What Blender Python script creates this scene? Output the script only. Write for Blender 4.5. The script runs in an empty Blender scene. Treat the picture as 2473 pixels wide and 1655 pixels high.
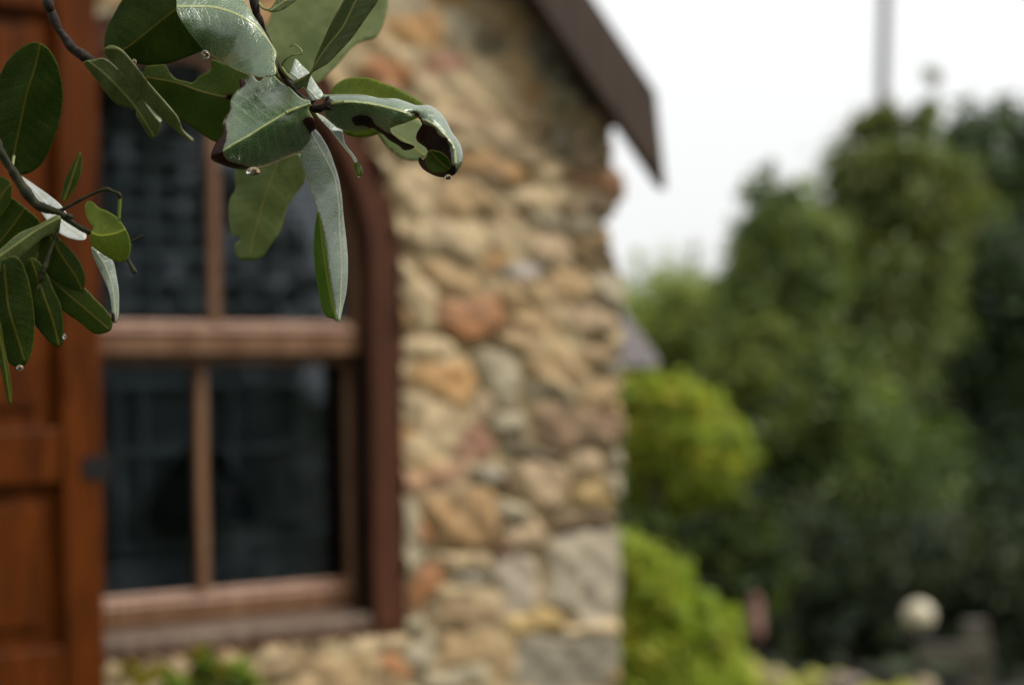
import bpy, bmesh, math, random
import numpy as np
from mathutils import Vector, Matrix
from mathutils.geometry import delaunay_2d_cdt
random.seed(7)
RNG = np.random.default_rng(11)
S = bpy.context.scene
C = S.collection

# ------------------------------------------------------------------ camera
PW, PH = 2473.0, 1655.0
LENS, SENSOR = 50.0, 23.6
FPX = PW * LENS / SENSOR
EYE = Vector((0, 0, 1.60))
HORIZON = 940.0
PITCH = math.atan((HORIZON - PH / 2) / FPX)
ROLL = 0.017
cam_d = bpy.data.cameras.new('camera')
cam = bpy.data.objects.new('camera', cam_d)
C.objects.link(cam)
S.camera = cam
cam_d.lens = LENS
cam_d.sensor_width = SENSOR
cam_d.clip_start = 0.05
cam_d.clip_end = 2000
CM = Matrix.Translation(EYE) @ Matrix.Rotation(math.pi / 2 + PITCH, 4, 'X') @ Matrix.Rotation(-ROLL, 4, 'Z')
cam.matrix_world = CM
FOCUS = 1.30
cam_d.dof.use_dof = True
cam_d.dof.focus_distance = FOCUS
cam_d.dof.aperture_fstop = 3.15
cam_d.dof.aperture_blades = 0
S.render.resolution_x = 1024
S.render.resolution_y = 686


def at(x, y, d):
    """point seen at photo pixel x, y at depth d along the view axis"""
    return CM @ Vector(((x - PW / 2) / FPX * d, -(y - PH / 2) / FPX * d, -d))


def px(d):
    return d / FPX


# ------------------------------------------------------------------ world, sun
w = bpy.data.worlds.new('World')
S.world = w
w.use_nodes = True
nt = w.node_tree
bg = nt.nodes['Background']
sky = nt.nodes.new('ShaderNodeTexSky')
sky.sky_type = 'NISHITA'
sky.sun_disc = False
SUN_EL, SUN_ROT = math.radians(48), math.radians(98)
sky.sun_elevation = SUN_EL
sky.sun_rotation = SUN_ROT
sky.air_density = 1.0
sky.dust_density = 5.0
sky.ozone_density = 1.0
hs = nt.nodes.new('ShaderNodeHueSaturation')      # overcast: the blue is greyed out by cloud
hs.inputs['Saturation'].default_value = 0.10
nt.links.new(sky.outputs[0], hs.inputs['Color'])
cl = nt.nodes.new('ShaderNodeMix'); cl.data_type = 'RGBA'          # an even layer of cloud over the sky
cl.inputs[0].default_value = 0.75
nt.links.new(hs.outputs[0], cl.inputs[6])
cl.inputs[7].default_value = (5.7, 5.75, 5.75, 1)
nt.links.new(cl.outputs[2], bg.inputs['Color'])
bg.inputs['Strength'].default_value = 0.10
sd = bpy.data.lights.new('sun', 'SUN')
sd.energy = 1.5
sd.angle = math.radians(25)
sd.color = (1.0, 0.96, 0.9)
sun = bpy.data.objects.new('sun', sd)
C.objects.link(sun)
# sky rotation is measured from +Y towards +X
sdir = Vector((math.sin(SUN_ROT) * math.cos(SUN_EL), math.cos(SUN_ROT) * math.cos(SUN_EL), math.sin(SUN_EL)))
sun.rotation_euler = sdir.to_track_quat('Z', 'Y').to_euler()
S.view_settings.view_transform = 'Standard'
S.view_settings.look = 'None'
S.view_settings.gamma = 1.0
S.view_settings.exposure = 1.0


# ------------------------------------------------------------------ helpers
def link(name, me, parent=None, mats=()):
    o = bpy.data.objects.new(name, me)
    C.objects.link(o)
    for m in mats:
        me.materials.append(m)
    if parent is not None:
        o.parent = parent
    return o


def empty(name, loc=(0, 0, 0)):
    o = bpy.data.objects.new(name, None)
    o.empty_display_size = 0.05
    C.objects.link(o)
    o.location = loc
    return o


def tag(o, label=None, cat=None, group=None, kind=None):
    if label: o['label'] = label
    if cat: o['category'] = cat
    if group: o['group'] = group
    if kind: o['kind'] = kind
    return o


def smooth(me):
    me.polygons.foreach_set('use_smooth', [True] * len(me.polygons))


def mesh_np(name, verts, faces):
    me = bpy.data.meshes.new(name)
    verts = np.asarray(verts, dtype=np.float32)
    faces = np.asarray(faces, dtype=np.int32)
    n, k = faces.shape
    me.vertices.add(len(verts))
    me.vertices.foreach_set('co', verts.ravel())
    me.loops.add(n * k)
    me.loops.foreach_set('vertex_index', faces.ravel())
    me.polygons.add(n)
    me.polygons.foreach_set('loop_start', np.arange(0, n * k, k, dtype=np.int32))
    me.update(calc_edges=True)
    return me


def set_col(me, name, rgb):
    a = me.color_attributes.new(name, 'FLOAT_COLOR', 'POINT')
    c = np.ones((len(rgb), 4), dtype=np.float32)
    c[:, :3] = rgb
    a.data.foreach_set('color', c.ravel())


def set_f(me, name, v):
    a = me.attributes.new(name, 'FLOAT', 'POINT')
    a.data.foreach_set('value', np.asarray(v, dtype=np.float32))


class N:
    """tiny node graph writer"""
    def __init__(s, name):
        s.m = bpy.data.materials.new(name)
        s.m.use_nodes = True
        s.t = s.m.node_tree
        s.p = s.t.nodes['Principled BSDF']
        s.out = s.t.nodes['Material Output']

    def n(s, typ, inp=None, **kw):
        nd = s.t.nodes.new(typ)
        for k, v in kw.items(): setattr(nd, k, v)
        for k, v in (inp or {}).items(): s.set(nd.inputs[k], v)
        return nd

    def set(s, sock, v):
        if isinstance(v, bpy.types.NodeSocket): s.t.links.new(v, sock)
        elif isinstance(v, bpy.types.Node): s.t.links.new(v.outputs[0], sock)
        else:
            if hasattr(sock, 'default_value'):
                try:
                    if len(sock.default_value) == 4 and len(v) == 3: v = tuple(v) + (1,)
                except TypeError: pass
                sock.default_value = v

    def math(s, op, a, b=0.0, c=0.0, clamp=False):
        nd = s.t.nodes.new('ShaderNodeMath'); nd.operation = op; nd.use_clamp = clamp
        s.set(nd.inputs[0], a); s.set(nd.inputs[1], b); s.set(nd.inputs[2], c)
        return nd.outputs[0]

    def ramp(s, v, lo, hi, a=0.0, b=1.0):
        nd = s.t.nodes.new('ShaderNodeMapRange'); nd.interpolation_type = 'SMOOTHSTEP'
        s.set(nd.inputs[0], v)
        for i, q in zip((1, 2, 3, 4), (lo, hi, a, b)): nd.inputs[i].default_value = q
        return nd.outputs[0]

    def mix(s, f, a, b, mode='MIX'):
        nd = s.t.nodes.new('ShaderNodeMix'); nd.data_type = 'RGBA'; nd.blend_type = mode
        s.set(nd.inputs[0], f); s.set(nd.inputs[6], a); s.set(nd.inputs[7], b)
        return nd.outputs[2]

    def noise(s, scale, vec=None, detail=4, rough=0.55, dist=0.0):
        nd = s.t.nodes.new('ShaderNodeTexNoise')
        nd.inputs['Scale'].default_value = scale; nd.inputs['Detail'].default_value = detail
        nd.inputs['Roughness'].default_value = rough; nd.inputs['Distortion'].default_value = dist
        if vec is not None: s.set(nd.inputs['Vector'], vec)
        return nd.outputs[0]

    def attr(s, name, out='Fac'):
        nd = s.t.nodes.new('ShaderNodeAttribute'); nd.attribute_name = name
        return nd.outputs[out]

    def obj(s, scale=(1, 1, 1)):
        tc = s.t.nodes.new('ShaderNodeTexCoord')
        mp = s.t.nodes.new('ShaderNodeMapping')
        mp.inputs['Scale'].default_value = scale
        s.t.links.new(tc.outputs['Object'], mp.inputs[0])
        return mp.outputs[0]

    def bump(s, h, strength=0.3, dist=0.01):
        nd = s.t.nodes.new('ShaderNodeBump')
        nd.inputs['Strength'].default_value = strength; nd.inputs['Distance'].default_value = dist
        s.set(nd.inputs['Height'], h)
        s.t.links.new(nd.outputs[0], s.p.inputs['Normal'])
        return nd.outputs[0]

    def P(s, **kw):
        for k, v in kw.items(): s.set(s.p.inputs[k.replace('_', ' ')], v)
        return s.m


def smooth_curve(pts, closed, step):
    """Catmull-Rom through the points, resampled about every `step`"""
    P = [np.array(p, float) for p in pts]
    n = len(P)
    out = []
    rng = range(n) if closed else range(n - 1)
    for i in rng:
        if closed: a, b, c, d = P[(i - 1) % n], P[i], P[(i + 1) % n], P[(i + 2) % n]
        else: a, b, c, d = P[max(i - 1, 0)], P[i], P[i + 1], P[min(i + 2, n - 1)]
        k = max(1, int(round(np.linalg.norm((c - b)[:2]) / step)))
        for j in range(k):
            t = j / k
            out.append(0.5 * ((2 * b) + (c - a) * t + (2 * a - 5 * b + 4 * c - d) * t * t + (3 * b - a - 3 * c + d) * t ** 3))
    if not closed: out.append(P[-1])
    return np.array(out)


def tube_arrays(pts, rad, sides=10, rough=0.0, seed=0):
    """world points + radii -> verts, quad faces (capped by a pinch)"""
    r = np.random.default_rng(seed)
    pts = [Vector(p) for p in pts]
    V, F = [], []
    n = len(pts)
    up = Vector((0.3, 0.2, 1)).normalized()
    for i, p in enumerate(pts):
        t = (pts[min(i + 1, n - 1)] - pts[max(i - 1, 0)]).normalized()
        a = t.cross(up)
        if a.length < 1e-3: a = t.cross(Vector((1, 0, 0)))
        a.normalize(); b = t.cross(a).normalized()
        for k in range(sides):
            q = 2 * math.pi * k / sides
            rr = rad[i] * (1 + rough * (r.random() - 0.5))
            V.append(p + a * math.cos(q) * rr + b * math.sin(q) * rr)
    for i in range(n - 1):
        for k in range(sides):
            F.append((i * sides + k, i * sides + (k + 1) % sides, (i + 1) * sides + (k + 1) % sides, (i + 1) * sides + k))
    for e in (0, n - 1):
        c = len(V); V.append(pts[e])
        for k in range(0, sides, 2):
            F.append((e * sides + k, e * sides + (k + 1) % sides, e * sides + (k + 2) % sides, c))
    return [tuple(v) for v in V], F


class MB:
    """collects solids, builds ONE mesh"""
    def __init__(s): s.V = []; s.F = []

    def add(s, V, F):
        o = len(s.V); s.V += [tuple(v) for v in V]; s.F += [tuple(i + o for i in f) for f in F]
        return s

    def box(s, a, b):
        x0, y0, z0 = [min(p, q) for p, q in zip(a, b)]; x1, y1, z1 = [max(p, q) for p, q in zip(a, b)]
        V = [(x0, y0, z0), (x1, y0, z0), (x1, y1, z0), (x0, y1, z0), (x0, y0, z1), (x1, y0, z1), (x1, y1, z1), (x0, y1, z1)]
        F = [(0, 3, 2, 1), (4, 5, 6, 7), (0, 1, 5, 4), (1, 2, 6, 5), (2, 3, 7, 6), (3, 0, 4, 7)]
        return s.add(V, F)

    def prism(s, poly, y0, y1):
        """polygon in x,z extruded along y"""
        n = len(poly)
        V = [(x, y0, z) for x, z in poly] + [(x, y1, z) for x, z in poly]
        F = [tuple(range(n)), tuple(range(2 * n - 1, n - 1, -1))] + [(i, i + n, (i + 1) % n + n, (i + 1) % n) for i in range(n)]
        return s.add(V, F)

    def tube(s, pts, rad, sides=10, rough=0, seed=0):
        return s.add(*tube_arrays(pts, rad, sides, rough, seed))

    def build(s, name, mat, parent=None, bevel=0.0, smooth_=False):
        me = bpy.data.meshes.new(name)
        me.from_pydata(s.V, [], s.F)
        bm = bmesh.new(); bm.from_mesh(me); bmesh.ops.recalc_face_normals(bm, faces=bm.faces); bm.to_mesh(me); bm.free()
        if smooth_: smooth(me)
        o = link(name, me, parent, [mat])
        if bevel:
            m = o.modifiers.new('bevel', 'BEVEL'); m.width = bevel; m.segments = 2; m.limit_method = 'ANGLE'
        return o


# ------------------------------------------------------------------ materials
def wood(name, dark, light, rough=0.45, scale=(3, 3, 0.35), grime=0.3, coat=0.2, spec=0.3):
    g = N(name)
    v = g.obj(scale)
    a = g.noise(14, v, 6, 0.6, 0.6)
    b = g.noise(1.3, g.obj(), 3)
    c = g.mix(g.ramp(a, 0.35, 0.65), dark, light)
    c = g.mix(g.math('MULTIPLY', g.ramp(b, 0.45, 0.7), grime), c, tuple(0.5 * q for q in dark))
    g.bump(a, 0.25, 0.004)
    return g.P(Base_Color=c, Roughness=rough, Coat_Weight=coat, Coat_Roughness=0.3, Specular_IOR_Level=spec)


def stone_mat():
    g = N('rubble_stone')
    c = g.attr('Col', 'Color')
    n1 = g.noise(35, g.obj(), 6, 0.65)
    n2 = g.noise(9, g.obj(), 4, 0.6)
    c2 = g.mix(g.ramp(n1, 0.3, 0.7), g.mix(1.0, c, (0.72, 0.70, 0.68), 'MULTIPLY'), g.mix(1.0, c, (1.22, 1.22, 1.2), 'MULTIPLY'))
    c3 = g.mix(g.math('MULTIPLY', g.ramp(n2, 0.5, 0.75), 0.4), c2, (0.20, 0.15, 0.09))
    g.bump(n1, 0.5, 0.01)
    return g.P(Base_Color=c3, Roughness=0.75)


M = {}
M['shutter'] = wood('varnished_orange_wood', (0.048, 0.0110, 0.0010), (0.105, 0.025, 0.0020), 0.5, coat=0.0, spec=0.08)
M['frame'] = wood('dark_red_frame_wood', (0.046, 0.016, 0.008), (0.080, 0.028, 0.013), 0.55, coat=0.0, spec=0.12)
M['sash'] = wood('weathered_sash_wood', (0.115, 0.050, 0.022), (0.215, 0.115, 0.058), 0.45, coat=0.05)
M['bead'] = wood('lit_tone_bead_wood', (0.24, 0.12, 0.075), (0.36, 0.21, 0.14), 0.4, coat=0.1)
M['jamb_shade'] = wood('shade_toned_jamb_wood', (0.012, 0.007, 0.004), (0.028, 0.014, 0.008), 0.7, coat=0.0, spec=.1)
M['sill'] = wood('weathered_sill_wood', (0.10, 0.066, 0.045), (0.19, 0.13, 0.092), 0.45)
M['board'] = wood('dark_bargeboard_wood', (0.040, 0.027, 0.020), (0.062, 0.042, 0.030), 0.55, coat=0.0, spec=.15)
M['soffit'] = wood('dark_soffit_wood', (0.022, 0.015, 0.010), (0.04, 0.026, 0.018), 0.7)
M['stone'] = stone_mat()
g = N('slate'); M['slate'] = g.P(Base_Color=g.mix(g.noise(20, g.obj()), (0.17, 0.15, 0.15), (0.28, 0.245, 0.25)), Roughness=0.5)
g = N('thatch_slate_roof'); M['roof'] = g.P(Base_Color=g.mix(g.noise(12, g.obj()), (0.05, 0.05, 0.055), (0.10, 0.095, 0.10)), Roughness=0.6)
g = N('black_iron'); M['iron'] = g.P(Base_Color=(0.012, 0.012, 0.012), Roughness=0.5, Metallic=0.6)
g = N('room_plaster'); M['room'] = g.P(Base_Color=g.mix(g.noise(2, g.obj()), (0.16, 0.17, 0.18), (0.24, 0.25, 0.26)), Roughness=0.9)
g = N('dark_furniture'); M['dark'] = g.P(Base_Color=(0.015, 0.016, 0.02), Roughness=0.6)
g = N('pane_grid_bars'); 
_n = g.noise(6, g.obj((8, 8, 0.6)), 3)
M['curtain'] = g.P(Base_Color=g.mix(_n, (0.42, 0.43, 0.42), (0.60, 0.61, 0.60)), Roughness=0.9)
g = N('dark_blind'); M['blind'] = g.P(Base_Color=g.mix(g.ramp(g.noise(7, g.obj((1, 1, 1)), 4), .35, .65), (0.20, 0.205, 0.20), (0.32, 0.325, 0.32)), Roughness=0.9)
g = N('window_glass')
_gl = g.n('ShaderNodeBsdfGlossy', {'Color': (0.9, 0.95, 1.0), 'Roughness': 0.02})
_tr = g.n('ShaderNodeBsdfTransparent', {'Color': (0.72, 0.76, 0.78)})
_fr = g.n('ShaderNodeFresnel', {'IOR': 1.45})
_mx = g.n('ShaderNodeMixShader', {0: _fr.outputs[0], 1: _tr.outputs[0], 2: _gl.outputs[0]})
g.t.links.new(_mx.outputs[0], g.out.inputs[0]); M['glass'] = g.m

# ------------------------------------------------------------------ the cottage
ANG = math.radians(50)                       # wall direction measured from the view axis
U = Vector((math.sin(ANG), math.cos(ANG), 0))
IN = Vector((-math.cos(ANG), math.sin(ANG), 0))     # into the house
D0 = 4.40
_p = at(950, HORIZON, D0)
HM = Matrix(((U.x, IN.x, 0, _p.x), (U.y, IN.y, 0, _p.y), (0, 0, 1, 0), (0, 0, 0, 1)))
HMI = HM.inverted()
house = empty('stone_cottage')
house.matrix_world = HM
tag(house, 'tan rubble stone cottage with a brown sash window and steep dark bargeboard', 'cottage')


def W(x, y, off=0.0):
    """photo pixel -> (u, z) on the plane `off` metres in FRONT of the wall face"""
    a = HMI @ EYE
    b = HMI @ at(x, y, 5.0)
    t = (-off - a.y) / (b.y - a.y)
    q = a + (b - a) * t
    return q.x, q.z


def UX(x, y, off=0.0): return W(x, y, off)[0]
def ZY(x, y, off=0.0): return W(x, y, off)[1]


# gable line from the bargeboard's underside on the wall
OVER = 0.10
ra = W(1250, 0, 0.0); rb = W(1486, 378, 0.0)
RSL = (rb[1] - ra[1]) / (rb[0] - ra[0])
def roofz(u): return rb[1] + RSL * (u - rb[0])
EDGE_PX = [(1482, 372), (1500, 400), (1512, 440), (1515, 478), (1504, 515), (1472, 545), (1470, 580), (1500, 604), (1508, 640), (1512, 690),
           (1516, 740), (1510, 830), (1505, 882), (1508, 1018), (1503, 1100), (1510, 1176), (1494, 1230), (1494, 1265), (1506, 1300),
           (1506, 1400), (1500, 1480), (1496, 1530), (1502, 1600), (1500, 1655)]
ez = np.array([ZY(x, y, .034) for x, y in EDGE_PX])[::-1]
eu = np.array([UX(x, y, .034) for x, y in EDGE_PX])[::-1]
EU = float(eu.mean())
RIDGE = -1.9
LEFT = RIDGE - (EU - RIDGE)
RZ = roofz(RIDGE)

# window rectangle (outer frame)
wu1 = UX(979, 940, 0.02); wz0 = ZY(900, 1520, 0.02)
wu0 = wu1 - 0.99; wc = (wu0 + wu1) / 2
wzs = ZY(979, 660, 0.02); wz1 = ZY(600, 5, 0.02)      # spring and crown of the arched head
AH, BH = (wu1 - wu0) / 2, wz1 - wzs

TAN, ORG, GRY, BRN = (0.43, 0.28, 0.13), (0.36, 0.13, 0.035), (0.36, 0.31, 0.21), (0.13, 0.075, 0.03)
CRM, PNK, DRK, ORT = (0.52, 0.39, 0.22), (0.30, 0.13, 0.08), (0.13, 0.105, 0.06), (0.42, 0.22, 0.07)
PTN, YTN, BTN, BGR = (0.45, 0.32, 0.19), (0.48, 0.32, 0.11), (0.28, 0.18, 0.085), (0.22, 0.20, 0.15)
STONES = [  # x, y, half width, half height (photo px), colour, tilt
    (1007, 61, 62, 34, ORT, 0), (930, 160, 42, 24, ORG, 0), (1089, 153, 48, 22, PNK, -.1), (1185, 107, 40, 20, DRK, .1), (976, 18, 50, 18, GRY, 0),
    (1119, 70, 44, 30, GRY, .2), (1257, 158, 46, 30, TAN, .5), (1226, 40, 46, 34, TAN, .5), (1130, 215, 76, 25, CRM, 0), (1155, 262, 46, 13, BTN, 0),
    (1298, 285, 46, 24, BTN, .4), (1216, 190, 40, 24, CRM, .3), (1186, 316, 92, 24, PTN, .15), (1359, 335, 44, 26, BGR, .6), (1110, 352, 60, 24, CRM, 0),
    (1186, 400, 74, 30, ORT, .1), (1205, 446, 46, 14, BRN, .1), (1462, 444, 52, 36, (0.28, 0.12, 0.045), .2), (1425, 398, 46, 20, PTN, .2), (1298, 459, 92, 28, CRM, .05),
    (1125, 490, 66, 32, TAN, 0), (1012, 455, 30, 56, CRM, -.3), (1440, 492, 58, 22, PTN, 0), (1216, 522, 54, 14, BTN, 0), (1104, 580, 84, 36, CRM, .1),
    (1257, 575, 50, 36, CRM, 0), (1349, 602, 62, 30, PTN, .1), (1090, 663, 64, 42, TAN, .3), (1278, 662, 44, 20, (0.33, 0.29, 0.27), 0), (1445, 622, 44, 18, BRN, 0),
    (1455, 577, 44, 20, TAN, 0), (1145, 755, 78, 58, ORG, .2), (1020, 720, 28, 72, CRM, -.25), (1283, 716, 52, 36, TAN, 0), (1385, 689, 44, 32, TAN, 0),
    (1468, 698, 40, 40, GRY, 0), (1323, 770, 54, 28, TAN, 0), (1430, 765, 50, 28, PTN, 0), (1042, 838, 56, 34, CRM, .2), (1075, 912, 64, 48, ORT, .3),
    (1228, 909, 46, 66, GRY, 0), (1363, 893, 68, 46, TAN, .2), (1265, 826, 48, 20, TAN, 0), (1445, 860, 50, 18, BTN, 0), (1053, 1018, 44, 76, CRM, -.35),
    (1140, 1062, 42, 40, PNK, .2), (1167, 980, 36, 34, PTN, 0), (1353, 947, 64, 22, DRK, .1), (1450, 940, 46, 30, TAN, 0), (1412, 1040, 88, 42, (0.20, 0.115, 0.06), .05),
    (1238, 1025, 40, 28, GRY, 0), (1292, 1100, 42, 18, DRK, .1), (1050, 1152, 72, 30, (0.37, 0.19, 0.10), -.1), (1042, 1098, 42, 18, TAN, 0), (1249, 1160, 20, 30, BRN, 0),
    (1172, 1149, 36, 18, BGR, 0), (1320, 1171, 58, 48, PTN, .2), (1423, 1136, 48, 34, PTN, 0), (1436, 1203, 50, 34, YTN, -.1), (1492, 1176, 22, 28, GRY, 0),
    (1120, 1274, 84, 62, (0.34, 0.19, 0.07), 0), (1030, 1290, 20, 44, ORG, 0), (985, 1263, 22, 60, GRY, 0), (1249, 1236, 40, 30, GRY, 0), (1282, 1296, 46, 36, PTN, 0),
    (1227, 1334, 25, 20, PNK, 0), (1418, 1268, 84, 20, BRN, 0), (1129, 1400, 36, 20, BGR, 0), (1140, 1354, 66, 22, CRM, 0), (1025, 1425, 30, 40, ORG, 0),
    (1418, 1402, 92, 98, (0.36, 0.31, 0.23), 0), (1262, 1400, 56, 62, (0.36, 0.30, 0.23), 0), (1129, 1498, 72, 34, BTN, .2), (1130, 1450, 76, 20, CRM, 0), (1300, 1505, 76, 26, YTN, 0),
    (1430, 1525, 72, 18, CRM, 0), (1380, 1601, 130, 52, BGR, 0), (1145, 1574, 64, 40, TAN, 0), (1036, 1580, 46, 34, GRY, 0), (927, 1556, 84, 18, CRM, 0),
    (960, 1618, 42, 26, ORG, .2), (1107, 1640, 60, 22, GRY, 0), (1225, 1596, 28, 50, TAN, 0), (427, 1604, 46, 24, PTN, 0), (680, 1610, 76, 22, BTN, 0),
    (740, 1572, 90, 14, CRM, 0), (840, 1620, 60, 34, TAN, 0), (560, 1610, 50, 30, TAN, 0), (310, 1610, 50, 30, CRM, 0)]


def vnoise(x, y, f, seed):
    """smooth value noise, about -1..1"""
    r = np.random.default_rng(seed); G = r.uniform(-1, 1, (512, 512))
    a, b = x * f + 200.3, y * f + 137.7
    i, j = np.floor(a).astype(int), np.floor(b).astype(int); u, v = a - i, b - j
    u, v = u * u * (3 - 2 * u), v * v * (3 - 2 * v); i &= 511; j &= 511; i1, j1 = (i + 1) & 511, (j + 1) & 511
    return (G[i, j] * (1 - u) + G[i1, j] * u) * (1 - v) + (G[i, j1] * (1 - u) + G[i1, j1] * u) * v


def build_front():
    step = 0.011
    us = np.concatenate([np.arange(LEFT, -1.15, 0.07), np.arange(-1.15, EU - 0.001, step)])
    us = np.append(us, EU)
    nz = 300
    t = np.linspace(0, 1, nz)
    top = np.where(us < RIDGE, RZ + (us - RIDGE) * (-RSL) , roofz(us)) + 0.02
    top = np.where(us < RIDGE, RZ - (RIDGE - us) * abs(RSL) + 0.02, top)
    UU, TT = np.meshgrid(us, t, indexing='ij')
    ZZ = TT * top[:, None]
    # irregular corner: stretch the last 20 cm to the traced corner profile
    E = np.interp(ZZ, ez, eu)
    f = np.clip((UU - (EU - 0.2)) / 0.2, 0, 1)
    UG = UU + f * (E - EU)
    # seeds
    sd = []
    for x, y, hw, hh, col, tl in STONES:
        u, z = W(x, y, .034)
        ul, ur = UX(x - hw, y, .034), UX(x + hw, y, .034)
        zl, zr = ZY(x, y + hh, .034), ZY(x, y - hh, .034)
        sd.append((u, z, (ur - ul) / 2 * 1.18, (zr - zl) / 2 * 1.16, -tl, col))
    r = np.random.default_rng(5)
    pal = [TAN, CRM, PTN, GRY, TAN, CRM, BTN, YTN, GRY, CRM, TAN, ORT, BGR]
    pts = [(s[0], s[1], s[2], s[3]) for s in sd]
    tries = 0
    while tries < 26000:
        tries += 1
        if tries < 14000: u, z = r.uniform(-1.1, EU + 0.02), r.uniform(0.7, 3.1)
        else: u, z = r.uniform(LEFT, EU + .02), r.uniform(0, RZ)
        big = r.random()
        ru, rz = (0.075 + 0.055 * big, 0.034 + 0.026 * big) if tries % 3 else (0.045, 0.018)
        ok = True
        for (a, b, c, d) in pts:
            if ((u - a) / (c + ru * 0.82)) ** 2 + ((z - b) / (d + rz * 0.82)) ** 2 < 1: ok = False; break
        if ok:
            k = np.array(pal[int(r.integers(len(pal)))]) * r.uniform(0.8, 1.12)
            pts.append((u, z, ru, rz)); sd.append((u, z, ru, rz, r.uniform(-.15, .15), tuple(k)))
    sd_ = np.array([s[:5] for s in sd]); col = np.array([s[5] for s in sd])
    hts = r.uniform(0.65, 1.15, len(sd))
    X, Z = UG.ravel(), ZZ.ravel()
    wx = X + 0.022 * vnoise(X, Z, 9, 1) + 0.010 * vnoise(X, Z, 24, 2) + 0.004 * vnoise(X, Z, 55, 3)
    wz = Z + 0.016 * vnoise(X, Z, 9, 4) + 0.008 * vnoise(X, Z, 24, 5) + 0.003 * vnoise(X, Z, 55, 6)
    n = len(X)
    d1 = np.full(n, 9.0); d2 = np.full(n, 9.0); idx = np.zeros(n, int)
    for i, (a, b, c, d, rot) in enumerate(sd_):
        m = np.nonzero((np.abs(wx - a) < 3.0 * (c + d)) & (np.abs(wz - b) < 3.0 * (c + d)))[0]
        if not len(m): continue
        du, dz = wx[m] - a, wz[m] - b
        p, q = du * math.cos(rot) + dz * math.sin(rot), -du * math.sin(rot) + dz * math.cos(rot)
        dd = (np.abs(p / c) ** 2.6 + np.abs(q / d) ** 2.6) ** (1 / 2.6)
        # in metres-ish so that big stones do not swallow small ones
        o1 = d1[m]; o2 = d2[m]
        nearer = dd < o1
        d2[m] = np.where(nearer, o1, np.minimum(o2, dd))
        d1[m] = np.where(nearer, dd, o1)
        idx[m] = np.where(nearer, i, idx[m])
    k = np.clip((d2 - d1) / 0.42, 0, 1) * np.clip((1.45 - d1) / 0.35, 0, 1)
    k = k * k * (3 - 2 * k)
    tiltx = np.sin(idx * 12.9898) * 0.9; tiltz = np.sin(idx * 78.233) * 0.6
    dome = np.clip(1.0 - 0.10 * d1 ** 2 + 0.20 * (tiltx * (wx - sd_[idx, 0]) / 0.08 + tiltz * (wz - sd_[idx, 1]) / 0.06), 0.45, 1.4)
    gap = np.clip(0.5 + 1.1 * vnoise(X, Z, 6.5, 7), 0, 1)
    fillh = 0.001 + 0.023 * gap
    H = fillh * (1 - k) + k * (dome * 0.021 * hts[idx] + 0.012) + 0.004 * vnoise(X, Z, 30, 8) + 0.002 * vnoise(X, Z, 70, 9) + 0.004 * np.sin(X * 60) * np.sin(Z * 73)
    rnd = 0.5 + 0.5 * vnoise(X, Z, 14, 10)
    mort = np.array((0.43, 0.33, 0.18))[None] * (0.80 + 0.3 * rnd[:, None])
    vein = 0.5 + 0.7 * vnoise(X, Z * 1.6, 17, 11) + 0.3 * vnoise(X, Z, 45, 12)
    blend = col[idx] * (0.80 + 0.28 * vein[:, None]) * 0.84 + 0.14 * np.array((0.43, 0.33, 0.185))[None]
    CC = mort * (1 - k[:, None]) + blend * k[:, None]
    Y = -H
    nu = len(us)
    V = np.stack([X, Y, Z], 1)
    I = np.arange(nu * nz).reshape(nu, nz)
    a, b, c, d = I[:-1, :-1], I[1:, :-1], I[1:, 1:], I[:-1, 1:]
    F = np.stack([a, b, c, d], -1).reshape(-1, 4)
    cu = (UG[:-1, :-1] + UG[1:, 1:]).ravel() / 2; cz = (ZZ[:-1, :-1] + ZZ[1:, 1:]).ravel() / 2
    keep = ~((cu > wu0 + .015) & (cu < wu1 - .015) & (cz > wz0 - .014) & (cz < np.where(cz > wzs, wzs + (BH - .015) * np.sqrt(np.clip(1 - ((cu - wc) / (AH - .015)) ** 2, 0, 1)), 99)))
    F = F[keep]
    # the return of the corner: the side wall, sharing the traced profile
    ns = 46
    s = np.concatenate([[0.006, 0.02, 0.045], np.linspace(0.08, 5.0, ns - 3)])
    zc = ZZ[-1]; uc = UG[-1]; yc = Y.reshape(nu, nz)[-1]
    rr = np.random.default_rng(9)
    SV = []
    SC = []
    base = len(V)
    lastc = CC.reshape(nu, nz, 3)[-1]
    for j, sj in enumerate(s):
        wgt = max(0, 1 - sj / 0.9)
        bumps = 0.012 * np.sin(zc * 45 + 5 * math.sin(sj * 9)) * np.sin(sj * 37 + zc * 11)
        SV.append(np.stack([(EU - 0.025) * (1 - wgt) + uc * wgt + bumps * (1 - wgt), yc * (1 if j < 1 else 0) + sj, zc], 1))
        SC.append(lastc * (0.85 + 0.15 * np.sin(sj * 31 + zc[:, None] * 19)))
    SV = np.array(SV).reshape(-1, 3)
    J = np.concatenate([I[-1][None], base + np.arange(len(s) * nz).reshape(len(s), nz)], 0)
    a, b, c, d = J[:-1, :-1], J[1:, :-1], J[1:, 1:], J[:-1, 1:]
    F2 = np.stack([a, b, c, d], -1).reshape(-1, 4)
    me = mesh_np('wall', np.concatenate([V, SV]), np.concatenate([F, F2]))
    set_col(me, 'Col', np.concatenate([CC, np.array(SC).reshape(-1, 3)]))
    smooth(me)
    return link('wall', me, house, [M['stone']])


build_front()

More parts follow.
